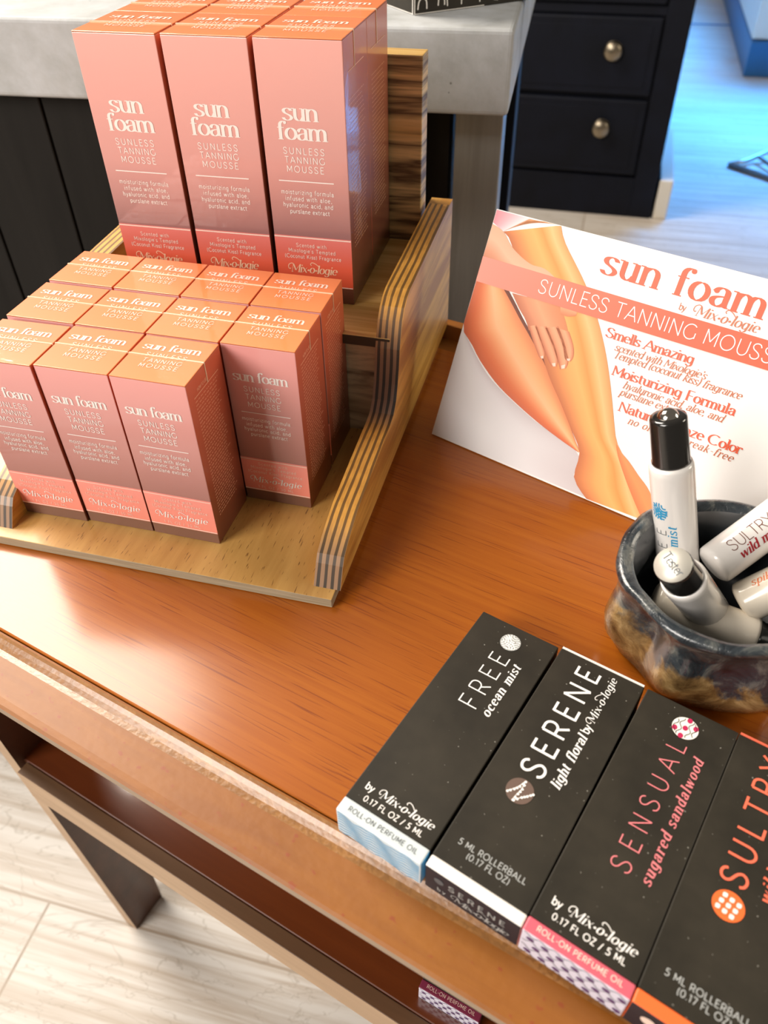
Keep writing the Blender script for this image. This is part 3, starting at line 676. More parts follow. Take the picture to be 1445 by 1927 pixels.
# ------------------------------------------------------------------ slim black perfume boxes
PW, PL, PH = .03783, .11469, .01722
def clip_lines(mb, lines, w, f, m, cx, cy, r):
    for pts in lines:
        run = []
        for q in pts:
            if (q[0] - cx) ** 2 + (q[1] - cy) ** 2 < r * r: run.append(q)
            else:
                if len(run) > 1: line(mb, run, w, f, m)
                run = []
        if len(run) > 1: line(mb, run, w, f, m)
def emblem(root, kind, cx, cy, r, f_top, name='emblem'):
    m = MB(); f2 = flat((0, 0, PH), (1, 0, 0), (0, 1, 0), LIFT * 2)
    base = {'wave': M_silverdisc, 'berry': M_brownink, 'dots': M_ivory, 'weave': M_orangeband}[kind]
    put(m, [[(u / 1e3, v / 1e3) for u, v in disc_poly(cx, cy, r, r, 40)]], f_top, base)
    if kind == 'wave':
        L_ = []
        for (ax, ay, rng) in ((-r * .9, -r * .2, (-60, 80)), (r * .2, r * .9, (150, 330)), (r * .9, -r * .6, (90, 230)), (-r * .1, -r * 1.0, (20, 160))):
            for k in range(1, 5): L_.append([(cx + ax + u, cy + ay + v) for u, v in ARC(0, 0, k * r * .24, k * r * .24, *rng, 20)])
        clip_lines(m, L_, r * .10, f2, WHITE, cx, cy, r * .97)
    elif kind == 'berry':
        for br in ([(-.8, -.5), (-.45, -.1), (-.2, .3), (.0, .85)], [(0, .85), (.05, .2), (-.05, -.3), (-.15, -.9)], [(-.1, -.9), (.3, -.4), (.6, -.1), (.9, .25)]):
            line(m, [(cx + a * r, cy + b * r) for a, b in CR(br, 4)], r * .05, f2, WHITE)
            for a, b in CR(br, 2)[::1]:
                for q in (disc_poly(cx + a * r * .97 + r * .05, cy + b * r * .97, r * .1, r * .1, 10),): put(m, [[(u / 1e3, v / 1e3) for u, v in q]], f2, WHITE)
    elif kind == 'dots':
        for a, b in ((0, 0), (.72, .35), (-.72, -.35), (.1, .82), (-.1, -.82), (-.75, .5), (.75, -.5)):
            q = [p for p in disc_poly(cx + a * r, cy + b * r, r * .2, r * .24, 14)]
            if a * a + b * b < .8: put(m, [[(u / 1e3, v / 1e3) for u, v in q]], f2, M_magenta)
        L_ = [[(cx + r * (off + .13 * math.sin(t * 6.5 + off * 9)), cy + r * t) for t in [-1 + .08 * i for i in range(26)]] for off in (-.75, -.38, .0 + .33, .7)]
        clip_lines(m, L_, r * .05, f2, M_blackink, cx, cy, r * .97)
    else:
        for i in range(-3, 4):
            for j in range(-3, 4):
                a, b = i * .46 + j * .10, j * .46 - i * .10
                if a * a + b * b < .62:
                    q = [(cx + r * (a + u), cy + r * (b + v)) for u, v in ((-.13, -.15), (.0, -.17), (.13, -.13), (.16, .02), (.13, .15), (0, .17), (-.13, .14), (-.16, 0))]
                    put(m, [[(u / 1e3, v / 1e3) for u, v in q]], f2, M_ivory)
    return m.build(name, root)
def perfume_box(loc, yaw, label, kind):
    root = thing('perfume_box', loc, yaw, label, 'box', 'slim black boxes lying in a row')
    w = PW / 2; band = {'wave': (6.4, M_paleblueband), 'berry': (5.0, M_ivory), 'dots': (5.4, M_pinkband), 'weave': (5.2, M_orangeband), 'plum': (5.4, M_maroon)}[kind]
    e = band[0] / 1e3
    m = MB(); m.box(-w, w, e, PL, 0, PH, M_card, bevel=.0004)
    t = flat((0, 0, PH), (1, 0, 0), (0, 1, 0))
    up = lambda s, st, cap, p0, p1, mm: write(m, s, st, cap, t, p0, p1, mm)
    if kind == 'wave':
        up('FREE', 'light', 8.2, (3.9, 66), (3.9, 97.2), WHITE); up('ocean mist', 'fat_it', 4.1, (10.2, 66.0), (10.2, 95.5), WHITE)
    elif kind == 'berry':
        up('SERENE', 'sans', 9.4, (1.1, 52.0), (1.1, 110), WHITE); up('light floral', 'fat_it', 4.0, (8.6, 52.1), (8.6, 78.4), WHITE)
        up('by', 'bold', 3.6, (8.2, 80.2), (8.2, 84.2), WHITE); logo(m, 3.5, t, (8.2, 86.3), (8.2, 111), WHITE)
    elif kind == 'dots':
        up('SENSUAL', 'light', 7.2, (3.7, 36.4), (3.7, 96.8), M_pinkink); up('sugared sandalwood', 'fat_it', 3.9, (11.4, 36.8), (11.4, 93.7), M_pinkink)
    elif kind == 'weave':
        up('SULTRY', 'sans', 8.8, (.5, 53.6), (.5, 110), M_coral); up('wild musk', 'fat_it', 4.4, (9.2, 53.5), (9.2, 84), M_coral)
    if kind in ('wave', 'dots', 'plum'):
        write(m, 'by', 'bold', 3.0, t, (-14.6, 12.8), (-11.0, 12.8), WHITE); logo(m, 3.5, t, (-7.6, 12.6), (15.4, 12.6), WHITE)
        write(m, '0.17 FL OZ / 5 ML', 'bold', 2.3, t, (-12.4, 8.3), (13.6, 8.3), WHITE)
    else:
        write(m, '5 ML ROLLERBALL', 'bold', 2.3, t, (-13.3, 13.2), (13.6, 13.2), M_silverdisc); write(m, '(0.17 FL OZ)', 'bold', 2.3, t, (-8.2, 9.9), (8.7, 9.9), M_silverdisc)
    if kind in ('berry', 'weave'): m.box(-w + .0003, w - .0003, PL - .0005, PL + .0005, .001, PH + .0003, M_ivory if kind == 'berry' else M_coral)
    m.build('box_body', root)
    # coloured end of the drawer
    m = MB(); face_m = {'wave': M_wavewhite, 'berry': M_navycard, 'dots': M_lattice, 'weave': M_navycard, 'plum': M_lattice}[kind]
    m.box(-w, w, 0, e - .0001, 0, PH, band[1], bevel=.0006, front=face_m, side=M_cyan if kind == 'wave' else band[1])
    en = flat((0, 0, 0), (1, 0, 0), (0, 0, 1))
    if kind in ('wave', 'dots', 'plum'): write(m, 'ROLL-ON PERFUME OIL', 'bold' if kind == 'dots' else 'sans', 1.9, t, (-14.8, 2.0), (15.4, 2.0), M_greyink if kind == 'wave' else M_pale)
    if kind == 'wave':
        for k in range(9):
            y = 1.2 + k * 1.75
            line(m, [(x, y + .9 * math.sin(x * .42 + k * .35) + .35 * math.sin(x * .9 - k * .5)) for x in [-18.2 + .7 * i for i in range(53)]], .55, en, M_waveblue)
    if kind in ('dots', 'plum'):
        for row in range(3):
            for i in range(7):
                cx = -15.5 + i * 5.4 + (2.7 if row % 2 else 0)
                if abs(cx) < 17: put(m, [[(u / 1e3, v / 1e3) for u, v in disc_poly(cx, 3.2 + row * 5.0, 1.5, .95, 14)]], en, M_purple)
        for row in range(4):
            line(m, [(x, 1.0 + row * 5.0 + 1.0 * math.sin(x * 1.16 + row * math.pi)) for x in [-18.2 + .7 * i for i in range(53)]], .3, en, M_greyink)
    if kind == 'berry':
        write(m, 'SERENE', 'bold', 3.6, en, (-9.0, 9.4), (13.5, 9.4), M_silverdisc); write(m, 'by', 'bold', 2.4, en, (-13.5, 3.6), (-10.0, 3.6), M_silverdisc); logo(m, 4.0, en, (-6.5, 3.4), (15, 3.4), M_silverdisc)
        put(m, [[(u / 1e3, v / 1e3) for u, v in disc_poly(-13, 11, 2, 2, 20)]], en, M_greyink)
    if kind == 'weave': put(m, [[(u / 1e3, v / 1e3) for u, v in disc_poly(-12, 10.5, 2.6, 2.6, 24)]], en, M_pale)
    m.build('end_band', root)
    em = {'wave': (-.1, 105.2, 4.6), 'berry': (-3.7, 43.5, 5.4), 'dots': (.4, 104.6, 5.2), 'weave': (-2.7, 45.6, 5.4)}.get(kind)
    if em: emblem(root, kind, *em, t)
    return root
perfume_box((-.0052, .1306, H + .0002), R(-34.95), 'slim black box with a pale blue end band, white lettering and grey disc', 'wave')
perfume_box((.0273, .1089, H + .0002), R(-34.95), 'slim black box with an ivory end band and a brown disc of white berries', 'berry')
perfume_box((.0585, .0869, H + .0002), R(-35.45), 'slim black box with pink lettering, a pink end band and a crimson-dotted disc', 'dots')
perfume_box((.0897, .0648, H + .0002), R(-35.4), 'slim black box with coral lettering and an orange end band, cut by the photo edge', 'weave')
lb = perfume_box((.0302, .1378, SH + .0002), R(-29.5), 'slim black box with a maroon end band on the lower shelf of the table', 'plum')

# ------------------------------------------------------------------ sign
SA, ST = R(-37.6), R(26.3)
SWD, SHT = .192, .1354
sign = thing('sign_card', (.0308, .3933, H + .0007), SA, 'white printed sign with tanned legs and orange lettering, leaning back behind the pot', 'sign')
ey = Vector((0, math.sin(ST), math.cos(ST)))
def S(u, v, lift=0.0): return Vector((u, 0, 0)) + ey * v + Vector((0, -math.cos(ST), math.sin(ST))) * lift
mb = MB()
sm4 = Matrix(((1, 0, 0, 0), (0, ey.y, -math.cos(ST), 0), (0, ey.z, math.sin(ST), 0), (0, 0, 0, 1)))
mb.box(0, SWD, 0, SHT, -.0012, 0, M_signcard, bevel=.0002, mx=sm4)
sf = lambda u, v: S(u, v, .00022)
bf = lambda u, v: S(u, v, .0006)
NORM[sf] = NORM[bf] = Vector((0, -math.cos(ST), math.sin(ST)))
mb2 = mb
write(mb, 'sun foam', 'didone', 13.6, sf, (70.0, 117.6), (154.5, 117.2), M_orangetext)
write(mb, 'by', 'sans', 3.4, sf, (115.2, 111.0), (118.8, 111.0), M_browntext); logo(mb, 5.0, sf, (124.0, 110.5), (155, 110.5), M_browntext)
for t, a, b, y in (('Smells Amazing', 84.1, 132.0, 87.5), ('Moisturizing Formula', 94.3, 160.4, 69.8), ('Natural Bronze Color', 104.4, 170.3, 52.9)): write(mb, t, 'didone_s', 5.0, sf, (a, y), (b, y), M_orangetext)
for t, a, b, y in (("scented with Mixologie's", 91.2, 140.6, 82.2), ('Tempted (coconut kiss) fragrance', 91.8, 159.9, 78.3), ('hyaluronic acid, aloe, and', 102.5, 156.2, 64.9), ('purslane extract', 102.0, 137.0, 60.8), ('no orange, streak-free', 111.7, 167.9, 48.0)): write(mb, t, 'didone_it', 3.9, sf, (a, y), (b, y), M_browntext)
mb.build('card_board', sign)
# the printed photograph: every limb a strip of print with its own tones
me = bpy.data.meshes.new('leg_photograph'); bm = bmesh.new(); cl = bm.loops.layers.float_color.new('Col')
def lin(c): return srgb(*c)
def resample(pts, n):
    pts = CR(pts, 4); L_ = [0]
    for a, b in zip(pts, pts[1:]): L_.append(L_[-1] + math.dist(a, b))
    out = []
    for i in range(n + 1):
        t = L_[-1] * i / n; k = max(j for j in range(len(L_)) if L_[j] <= t + 1e-9); k = min(k, len(pts) - 2)
        f_ = (t - L_[k]) / max(L_[k + 1] - L_[k], 1e-9); out.append((pts[k][0] + (pts[k + 1][0] - pts[k][0]) * f_, pts[k][1] + (pts[k + 1][1] - pts[k][1]) * f_))
    return out
def strip(Lp, Rp, cols, lift, n=26, k=12):
    Lr, Rr = resample(Lp, n), resample(Rp, n); g = []
    for i in range(n + 1):
        row = []
        for j in range(k + 1):
            t = j / k
            u = min(max(Lr[i][0] * (1 - t) + Rr[i][0] * t, .2), 191); v = min(max(Lr[i][1] * (1 - t) + Rr[i][1] * t, .2), 135.2)
            s = t * (len(cols) - 1); a = min(int(s), len(cols) - 2); f_ = s - a
            c = tuple(cols[a][q] * (1 - f_) + cols[a + 1][q] * f_ for q in range(3))
            row.append((bm.verts.new(S(u / 1e3, v / 1e3, lift)), lin(c)))
        g.append(row)
    for i in range(n):
        for j in range(k):
            q = [g[i][j], g[i][j + 1], g[i + 1][j + 1], g[i + 1][j]]
            try: f_ = bm.faces.new([x[0] for x in q])
            except ValueError: continue
            for lp, x in zip(f_.loops, q): lp[cl] = x[1]
Z = .00008; dz = .00003
strip([(0.3, 66), (0.3, 40), (0.3, 1)], [(1, 66.5), (16, 53), (31, 43), (62, 31), (92, 23), (93.5, 11), (97.8, 5.4), (105, 1)], [(232, 232, 236), (236, 235, 236), (226, 222, 224), (206, 196, 198)], Z)
strip([(.3, 135), (.3, 128)], [(21, 134.9), (8, 124.8)], [(238, 140, 150), (240, 176, 184), (244, 226, 228)], Z + dz, 8)
strip([(.3, 95), (.3, 80.6), (.8, 66.8), (8.7, 60.5), (17, 53), (31.7, 43.4), (46.7, 36.9), (62.8, 31.1), (78.1, 26.7), (91.9, 23.4)], [(18.4, 95.4), (26, 89), (33.9, 82.1), (42.5, 75.1), (55.5, 64), (64, 55), (72.5, 46), (82.3, 35.4), (88, 29), (92.5, 24)], [(206, 104, 66), (222, 112, 64), (238, 152, 100), (246, 190, 140), (242, 172, 116), (224, 134, 84)], Z + 2 * dz)
strip([(18.4, 95.4), (26, 89), (33.9, 82.1), (42.5, 75.1), (55.5, 64), (64, 55), (72.5, 46), (82.3, 35.4), (89.4, 28.1)], [(21, 96), (28.5, 89.5), (36, 82.6), (44.5, 75.6), (57, 64.4), (65, 55.4), (73.3, 46.3), (83, 35.7), (90, 28.3)], [(120, 62, 40), (110, 56, 40)], Z + 3 * dz)
strip([(8.1, 124.8), (13, 122), (24, 108), (38, 90), (55.1, 65.2), (63.1, 55.4), (72.5, 46), (82.3, 35.4), (89.4, 28.1), (93, 22.4), (93.4, 15), (94, 10), (97.8, 5.4), (105.2, .5)], [(40.4, 135.5), (43.2, 130.4), (47.9, 125.2), (56.5, 117.3), (64.8, 109.2), (75.3, 96.8), (83.8, 85), (91.2, 72.8), (98.4, 59.2), (104.6, 46.5), (109.5, 37.2), (115, 31.7), (125, 22), (140, 2)], [(196, 112, 68), (224, 142, 84), (240, 166, 96), (244, 178, 104), (238, 152, 78), (246, 190, 128), (228, 152, 92)], Z + 4 * dz, 34)
strip([(8.1, 124.8), (15, 130), (21.2, 134.6)], [(20.3, 133.3), (30, 135.2), (40.4, 135.3)], [(214, 150, 110), (226, 160, 110), (230, 160, 100)], Z + 4 * dz, 6)
strip([(110, 35.5), (113, 30), (121, 20), (131, 9), (139, 1)], [(115, 31.7), (120.2, 28.9), (127.7, 23.6), (134.9, 18.9), (146, 8)], [(214, 124, 76), (236, 150, 92), (232, 146, 92)], Z + 5 * dz, 14)
strip([(.3, 127.2), (8.1, 124.8), (16.8, 117.7), (29.3, 112.3), (38.3, 112), (46, 109), (52, 104)], [(.3, 106), (10, 102), (18, 99), (24, 97), (30, 96), (34, 95), (40, 94)], [(232, 178, 146), (242, 190, 158), (226, 156, 122), (206, 132, 100)], Z + 6 * dz)
strip([(24.4, 94.5), (31, 88), (37, 83), (41, 78)], [(54.7, 96), (58, 91.5), (61, 87.5), (64, 83)], [(196, 116, 84), (226, 150, 112), (236, 166, 124), (226, 148, 106), (214, 134, 90)], Z + 7 * dz, 12)
for Lf, Rf in (([(40, 80), (46, 72.5), (51, 66.8), (53, 65.2)], [(44.5, 82), (50, 75), (54.5, 69), (55, 66)]), ([(44, 81), (52, 72), (58, 65.5), (61, 63.2)], [(50.5, 83), (58, 75), (63, 68), (63.5, 64)]),
               ([(50, 82), (58.5, 73), (64, 66), (66, 63.2)], [(57, 85), (64, 77), (69, 69.5), (69, 64.8)]), ([(56, 84), (63, 76), (66, 70.5), (67.5, 69)], [(64, 84), (69, 77.5), (71, 72), (70.2, 69)])):
    strip(Lf, Rf, [(190, 104, 72), (232, 158, 118), (240, 172, 132), (204, 118, 80)], Z + 8 * dz, 12, 8)
    a, b = Lf[-1], Rf[-1]; c, d = Lf[-2], Rf[-2]
    mid = lambda p, q, t: (p[0] + (q[0] - p[0]) * t, p[1] + (q[1] - p[1]) * t)
    strip([mid(mid(c, a, .45), mid(d, b, .45), .25), mid(mid(c, a, .95), mid(d, b, .95), .25)], [mid(mid(c, a, .45), mid(d, b, .45), .75), mid(mid(c, a, .95), mid(d, b, .95), .75)], [(244, 206, 188), (248, 222, 206)], Z + 9 * dz, 4, 4)
strip([(54.5, 95.4), (58.6, 95.9), (64.7, 95)], [(56, 91.5), (60.2, 91.4), (64.7, 93.1)], [(240, 172, 130), (214, 130, 90)], Z + 8 * dz, 8, 4)
bmesh.ops.recalc_face_normals(bm, faces=bm.faces[:])
bm.to_mesh(me); bm.free(); me.materials.append(M_photo)
tag(link('leg_photograph', me, sign), 'printed photograph of two tanned legs with a hand resting on them')
mb = MB()
mb.face([S(.0002, .0950, .00045), S(SWD - .0002, .0955, .00045), S(SWD - .0002, .1088, .00045), S(.0002, .1092, .00045)], M_banner)
write(mb, 'SUNLESS TANNING MOUSSE', 'light', 7.4, bf, (39.2, 99.0), (172, 98.6), WHITE)
mb.build('title_banner', sign)
mb = MB()
ez = ey.z * .10; eyy = ey.y * .10
for a in (mb,):
    P = [(SWD / 2 - .03, eyy, ez), (SWD / 2 + .03, eyy, ez), (SWD / 2 + .03, eyy + .055, .0005), (SWD / 2 - .03, eyy + .055, .0005)]
    a.face([Vector(p) + Vector((0, .0016, 0)) for p in P], M_cream); a.face([Vector(p) + Vector((0, .0026, 0)) for p in P], M_cream)
mb.build('easel_back', sign)

# ------------------------------------------------------------------ pinch pot
PC = (.149, .229)
pot = thing('pinch_pot', (PC[0], PC[1], H), 0, 'hand-pinched dark glazed pottery cup with tan patches, holding white roller bottles', 'pot')
rim = [(0, .046), (55, .0445), (65, .0445), (86, .0450), (99, .0450), (123, .0450), (141, .0462), (159, .0484), (175, .0496), (189, .0500), (198, .0492), (218, .0500), (233, .0494), (251, .0500), (266, .0490), (300, .0475), (330, .0465), (360, .046)]
def rim_r(d):
    d %= 360
    for (a, ra), (b, rb) in zip(rim, rim[1:]):
        if a <= d <= b: t = (d - a) / (b - a); t = t * t * (3 - 2 * t); return ra * (1 - t) + rb * t
def dent(d):  # finger dents round the waist
    return sum(A * math.exp(-(((d - c + 180) % 360 - 180) / w) ** 2) for c, w, A in ((206, 13, -.0075), (258, 20, -.0045), (150, 18, -.003), (310, 22, -.005), (60, 25, -.003), (180, 14, .0030), (230, 10, .0032), (284, 11, .0035)))
def pot_mesh(inner):
    m = MB(); n = 96
    if not inner: prof = [(0, .0004, 0, 0), (.55, .0004, 0, 0), (.80, .0006, 0, .1), (.90, .004, .1, .3), (.955, .011, .3, .8), (.965, .019, .45, 1), (.935, .027, .6, 1.1), (.905, .034, .75, 1), (.91, .041, .9, .7), (.955, .0465, 1, .35), (.985, .0495, 1, .15), (.975, .0515, 1, .05), (.93, .0524, 1, 0), (.875, .0518, 1, 0), (.835, .0495, 1, 0)]
    else: prof = [(.835, .0495, 1, 0), (.80, .045, 1, .2), (.775, .036, .8, .6), (.80, .026, .6, .5), (.80, .016, .4, .3), (.70, .009, .2, .1), (.45, .0062, 0, 0), (0, .006, 0, 0)]
    rings = []
    for (k, z, wr, wd) in prof:
        if k == 0: rings.append([m.bm.verts.new((0, 0, z))]); continue
        ring = []
        for i in range(n):
            d = 360 * i / n
            r = k * (rim_r(d) * wr + .0475 * (1 - wr)) + dent(d) * wd
            zz = z + (.0012 * math.sin(R(d * 3 + 40)) + .0010 * math.sin(R(d * 5 + 120)) - .0018 * math.exp(-(((d - 215 + 180) % 360 - 180) / 25) ** 2)) * (max(0, z - .03) / .022)
            ring.append(m.bm.verts.new((r * math.cos(R(d)), r * math.sin(R(d)), zz)))
        rings.append(ring)
    mm = M_glazein if inner else M_glaze
    for a, b in zip(rings, rings[1:]):
        for i in range(n):
            j = (i + 1) % n
            vs = [a[i], a[j], b[j], b[i]] if len(a) > 1 and len(b) > 1 else [a[0], b[j], b[i]] if len(a) == 1 else [a[i], a[j], b[0]]
            f_ = m.bm.faces.new(vs); f_.smooth = True; f_.material_index = m.slot(mm)
    return m
pot_mesh(False).build('pot_wall', pot); pot_mesh(True).build('pot_lining', pot)

# ------------------------------------------------------------------ roller bottles
CAMP = cam.matrix_world.translation
def bottle(B, T, label, text_fn, tube_m=M_white_pl, sticker=False, r=.0095, cap_len=.021, length=None):
    B = Vector(B) + Vector((0, 0, H)); T = Vector(T) + Vector((0, 0, H))
    ax = (T - B).normalized(); L_ = (T - B).length
    vw = (CAMP - (B + T) / 2); vw = (vw - ax * vw.dot(ax)).normalized(); rt = ax.cross(vw)   # local x = towards the viewer side, z = axis
    rot = Matrix((( vw.x, rt.x, ax.x), (vw.y, rt.y, ax.y), (vw.z, rt.z, ax.z)))
    root = bpy.data.objects.new('roller_bottle', None); COL.objects.link(root); root.empty_display_size = .02
    root.location = B; root.rotation_euler = rot.to_euler(); tag(root, label, 'bottle', 'roller bottles in the pottery cup')
    hb = L_ - cap_len
    m = MB(); m.lathe([(0, 0), (r * .8, 0), (r * .97, .0012), (r, .003), (r, hb - .004), (r * .985, hb - .0015), (r * .93, hb), (r * .86, hb + .0002), (0, hb + .0002)], tube_m, 48)
    cyl = lambda ph, z: Vector(((r + .0001) * math.cos(ph), (r + .0001) * math.sin(ph), z))
    if text_fn: text_fn(m, r, cyl, hb)
    m.build('glass_tube', root)
    m = MB(); rc = .0079
    m.lathe([(0, hb + .0003), (rc * 1.04, hb + .0003), (rc * 1.04, hb + .001), (rc, hb + .0022), (rc * .97, L_ - .0016), (rc * .93, L_ - .0004), (rc * .72, L_), (0, L_)], M_blackpl, 44)
    m.build('roller_fitment', root)
    if sticker:
        m = MB(); m.lathe([(rc * .93, L_ + .0001), (rc * .92, L_ + .0004), (0, L_ + .0004)], M_foil, 40)
        e1 = Vector((1, 0, 0)); e2 = Vector((0, 1, 0))
        ft = flat((0, 0, L_ + .0004), (1, 0, 0), (0, 1, 0), .00012)
        write(m, 'Tester', 'sans', 3.6, ft, (-5.4, -1.4), (5.6, -1.4), M_greyink)
        tag(m.build('tester_sticker', root), 'round silver sticker')
    else:
        m = MB(); m.lathe([(.0048 * math.cos(R(a)), L_ - .0016 + .0048 * math.sin(R(a))) for a in (0, 20, 40, 60, 75)] + [(0, L_ + .0032)], M_ball, 28)
        m.build('roller_ball', root)
    return root
def wrap(m, r, cyl, txt, style, cap, ph, z0, z1, mm):
    """text running up the tube, centred on the angle ph (degrees), baseline on the right-hand side"""
    polys = lay_text(txt, style, cap / 1e3, (z1 - z0) / 1e3)
    for q in polys:
        if len(q) != 4: m.face([cyl(R(ph) - v / r, z0 / 1e3 + u) for u, v in q], mm); continue
        k = max(1, int(math.dist(q[0], q[1]) / .0004))
        lp = lambda a, b, t: (a[0] + (b[0] - a[0]) * t, a[1] + (b[1] - a[1]) * t)
        for i in range(k):
            s = [lp(q[0], q[1], i / k), lp(q[0], q[1], (i + 1) / k), lp(q[3], q[2], (i + 1) / k), lp(q[3], q[2], i / k)]
            _k[0] = (_k[0] + 1) % 23; d = 1 + _k[0] * 2e-6 / r
            m.face([Vector((p.x * d, p.y * d, p.z)) for p in (cyl(R(ph) - v / r, z0 / 1e3 + u) for u, v in s)], mm)
def free_text(m, r, cyl, hb):
    wrap(m, r, cyl, 'FREE', 'light', 4.8, -26, 22, 47, M_greyink)
    wrap(m, r, cyl, 'ocean mist', 'fat_it', 4.0, 2, 20, 49, M_cyanink)
    c0, z0 = R(-44), .0565
    for k in range(1, 5):
        for (cx, cz, rng) in ((-.004, -.002, (-60, 80)), (.003, .003, (150, 300)), (.002, -.005, (40, 140))):
            pts = [(cx + u, cz + v) for u, v in ARC(0, 0, k * .0013, k * .0013, *rng, 12)]
            pts = [p for p in pts if p[0] ** 2 + p[1] ** 2 < .0048 ** 2]
            if len(pts) > 1:
                for q in stroke_quads(pts, .00035, .00035): m.face([cyl(c0 + u / r, z0 + v) for u, v in q], M_cyanink)
def sultry_text(m, r, cyl, hb):
    wrap(m, r, cyl, 'SULTRY', 'light', 5.2, 2, 9, 32, M_brownthin)
    wrap(m, r, cyl, 'wild musk', 'fat_it', 4.2, 32, 10.5, 34, M_redink)
    for q in [stroke_quads(ARC(0, 0, a, a * .8, 0, 360, 16), .0004, .0004) for a in (.0022, .0042)]:
        for s in q: m.face([cyl(R(-14) + u / r, .0375 + v) for u, v in s], M_brightred)
def spiked_text(m, r, cyl, hb): wrap(m, r, cyl, 'spiked', 'didone_it', 3.8, -30, 9, 23, M_orangeink)
def small_text(m, r, cyl, hb): wrap(m, r, cyl, '(0.17', 'sans', 3.4, -20, 4, 12, M_greyink)
def lines_text(m, r, cyl, hb):
    for q in stroke_quads([(0, 0), (0, .012)], .0003, .0003): m.face([cyl(R(70) + u / r, .030 + v) for u, v in q], M_orangeink)
bottle((.1418, .2475, .0085), (.1195, .2668, .1037), 'upright white roller bottle with teal print, black top and steel ball, in the cup', free_text, cap_len=.0225)
bottle((.1472, .2305, .0190), (.11246, .2101, .0732), 'white roller bottle facing the viewer with a round silver sticker on its black top', lines_text, sticker=True, cap_len=.0165)
bottle((.1470, .2412, .0380), (.2245, .2770, .0798), 'white roller bottle with red and brown print leaning over the right rim of the cup', sultry_text)
bottle((.1600, .2300, .0250), (.2295, .2311, .0822), 'white roller bottle with orange print, lowest on the right side of the cup', spiked_text, tube_m=M_cream_pl)
bottle((.1220, .2350, .0235), (.1745, .2130, .0155), 'cream roller bottle lying at the bottom of the cup beneath the stickered one', small_text, tube_m=M_cream_pl, cap_len=.012)

# ------------------------------------------------------------------ counter behind
CA = R(-11.7)
def cw(x, y): return (.0959 + x * math.cos(CA) - y * math.sin(CA), .6110 + x * math.sin(CA) + y * math.cos(CA))
c0 = cw(-.65, .25)
ct = thing('concrete_countertop', (c0[0], c0[1], H + .12), CA, 'thick grey concrete countertop behind the display', 'countertop')
mb = MB(); mb.box(-.65, .65, -.25, .25, 0, .0555, M_conc, bevel=.0035, seg=3); slab = mb.build('slab', ct)
cb = thing('counter_base', (c0[0], c0[1], 0), CA, 'black vertical-plank counter base with slate end post under the concrete top', 'counter')
mb = MB()
for k in range(15):
    xr = .585 - k * .0797
    mb.box(max(xr - .0775, -.63), xr, -.23, -.215, .06, H + .1195, M_black, bevel=.0012)
mb.box(-.63, .604, -.2145, .22, 0.0, H + .1195, M_black)
mb.build('plank_panel', cb)
mb = MB(); mb.box(.609, .6455, -.22, -.175, 0, H + .1195, M_post, bevel=.0012); mb.build('end_post', cb)
mb = MB(); mb.box(.610, .640, .13, .20, 0, H + .1195, M_navy, bevel=.0012); mb.build('end_post', cb)
# black box with chalk lettering on the counter
ba = R(27)
bb = thing('chalk_lettered_box', (.0298, .6604, H + .1757), ba, 'black box with white hand-drawn letters on the concrete counter, cut by the top edge', 'box')
mb = MB(); mb.box(0, .135, 0, .085, 0, .09, M_card, bevel=.0006)
fr = flat((0, 0, 0), (1, 0, 0), (0, 0, 1)); ls = flat((0, .085, 0), (0, -1, 0), (0, 0, 1))
# only the feet of the hand-drawn letters reach into the picture
for pts, w_ in (([(3, 3), (4, 8), (7, 10), (10, 8), (10.5, 3)], 1.0), ([(20, 4), (21, 16)], 1.0), ([(20.5, 9), (23, 11), (25, 9), (25.5, 4)], 1.0), ([(28, 3), (25, 30)], .9), ([(40, 3), (39, 34)], .9),
                ([(56, 3), (53, 34)], .9), ([(63, 34), (62, 14), (66, 5), (72, 3)], .9), ([(70, 18), (75, 14), (80, 18), (78, 25), (72, 25), (70, 18)], .9), ([(87, 3), (86, 34)], .9), ([(98, 4), (105, 10), (107, 24)], .9), ([(120, 4), (121, 30)], .9)):
    line(mb, CR(pts, 5) if len(pts) > 2 else pts, w_, fr, M_ivory)
line(mb, [(.4, 0), (.4, 90)], .8, fr, M_ivory); line(mb, [(134.4, 0), (134.4, 90)], .8, fr, M_ivory); line(mb, [(0, .5), (60, .5)], .5, fr, M_ivory); line(mb, [(0, .5), (84, .5)], .5, ls, M_ivory)
line(mb, [(83, 0), (83, 90)], .8, ls, M_ivory)
mb.build('box_body', bb)

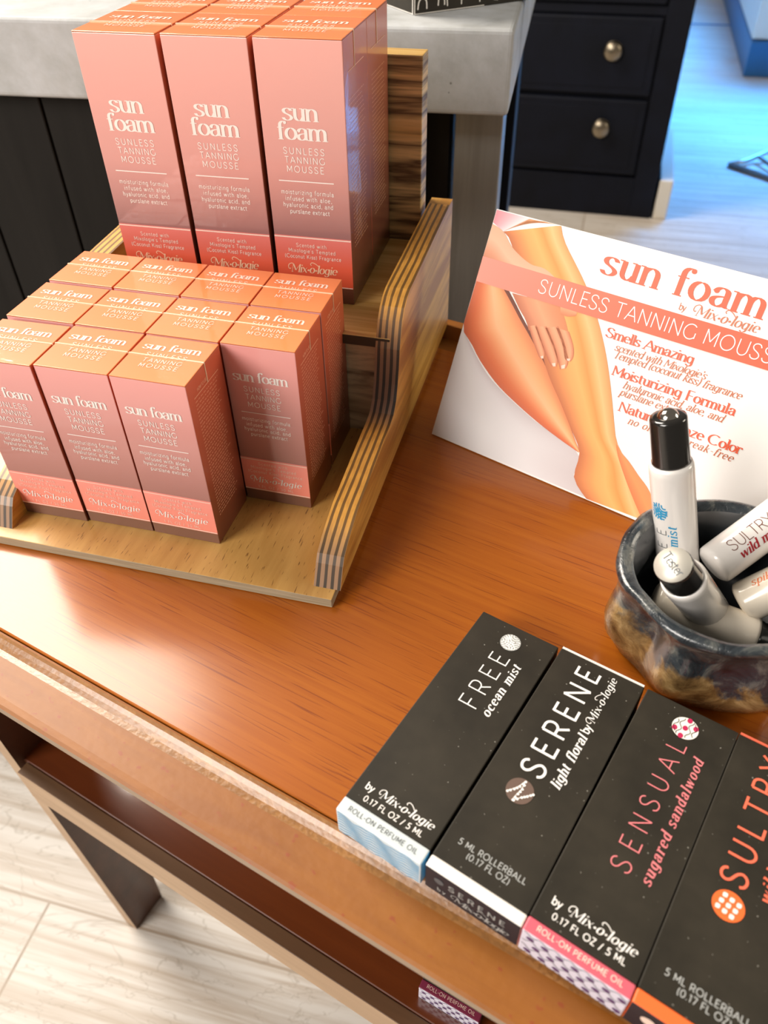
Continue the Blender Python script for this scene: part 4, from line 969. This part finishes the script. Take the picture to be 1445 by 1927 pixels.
# ------------------------------------------------------------------ navy drawer cabinet far behind
ka = R(-15.76)
kc = thing('drawer_cabinet', (.3597, 2.2520, 0), ka, 'navy painted drawer cabinet with round brass knobs standing on the far floor', 'cabinet')
mb = MB()
mb.box(-.30, .409, .012, .48, 0.0, .90, M_navy, bevel=.002)
mb.box(.350, .409, 0, .012, 0.0, .90, M_navy, bevel=.002); mb.box(-.30, -.25, 0, .012, 0.0, .90, M_navy, bevel=.002)
mb.box(-.25, .350, 0, .012, 0, .105, M_navy, bevel=.002); mb.box(-.25, .35, .002, .012, .482, .50, M_navy, bevel=.001)
mb.build('cabinet_body', kc)
for z0, z1, kz in ((.113, .296, .229), (.307, .478, .407), (.505, .68, .60), (.69, .87, .78)):
    m = MB(); m.box(-.245, .345, -.004, .011, z0, z1, M_navy, bevel=.004, seg=2)
    m.box(-.225, .325, -.0055, -.0035, z0 + .018, z1 - .018, M_navy, bevel=.0008)
    dr = m.build('drawer', kc)
    for kx in (.240, -.14):
        m = MB(); m.lathe([(0, 0), (.021, 0), (.0215, .002), (.009, .004), (.0085, .009), (.018, .012), (.0225, .017), (.018, .022), (0, .024)], M_brass, 24, mx=Matrix.Translation((kx, -.0055, kz)) @ Matrix.Rotation(R(90), 4, 'X'))
        m.build('knob', dr)
# pale cabinet at the far right
wcab = thing('pale_cabinet', (1.492, 3.515, 0), R(-15.5), 'pale painted cabinet with a blue toe kick at the far right edge', 'cabinet')
mb = MB(); mb.box(.03, 1.2, .04, 1.6, .13, 1.0, M_greypanel, bevel=.004); mb.build('cabinet_body', wcab)
mb = MB(); mb.box(0, 1.2, 0, 1.55, 0, .125, M_bluetrim, bevel=.004); mb.build('toe_kick', wcab)
mb = MB(); mb.box(0, .03, .04, 1.6, .13, 1.0, M_palecab, bevel=.003); dr = mb.build('door', wcab)
mb = MB(); mb.lathe([(0, 0), (.02, 0), (.009, .008), (.02, .025), (.026, .035), (.02, .045), (0, .048)], M_ivory, 20, mx=Matrix.Translation((0, .30, .42)) @ Matrix.Rotation(R(-90), 4, 'Y')); mb.build('knob', dr)
mb = MB(); mb.box(0, .085, .02, .04, .13, 1.0, M_palecab, bevel=.003); mb.build('corner_stile', wcab)
mb = MB(); mb.box(.20, 1.2, .022, .04, .16, 1.0, M_paleblue, bevel=.003); mb.build('side_panel', wcab)
# foot of a metal display rack on the floor
rk = thing('display_rack', (1.098, 2.516, 0), 0, 'thin metal rack foot lying on the far floor, cut by the right edge', 'rack')
mb = MB(); mb.tube([(0, 0, .008), (.085, -.122, .008), (.16, -.23, .008)], .008, M_darksteel); mb.build('foot_bar', rk)
mb = MB(); mb.tube([(0, 0, .008), (.06, .02, .012), (.14, .05, .03), (.22, .08, .07)], .007, M_steel); mb.build('brace', rk)
mb = MB(); mb.tube([(.10, .03, .02), (.125, -.10, .012), (.14, -.20, .008)], .006, M_steel); mb.build('brace', rk)
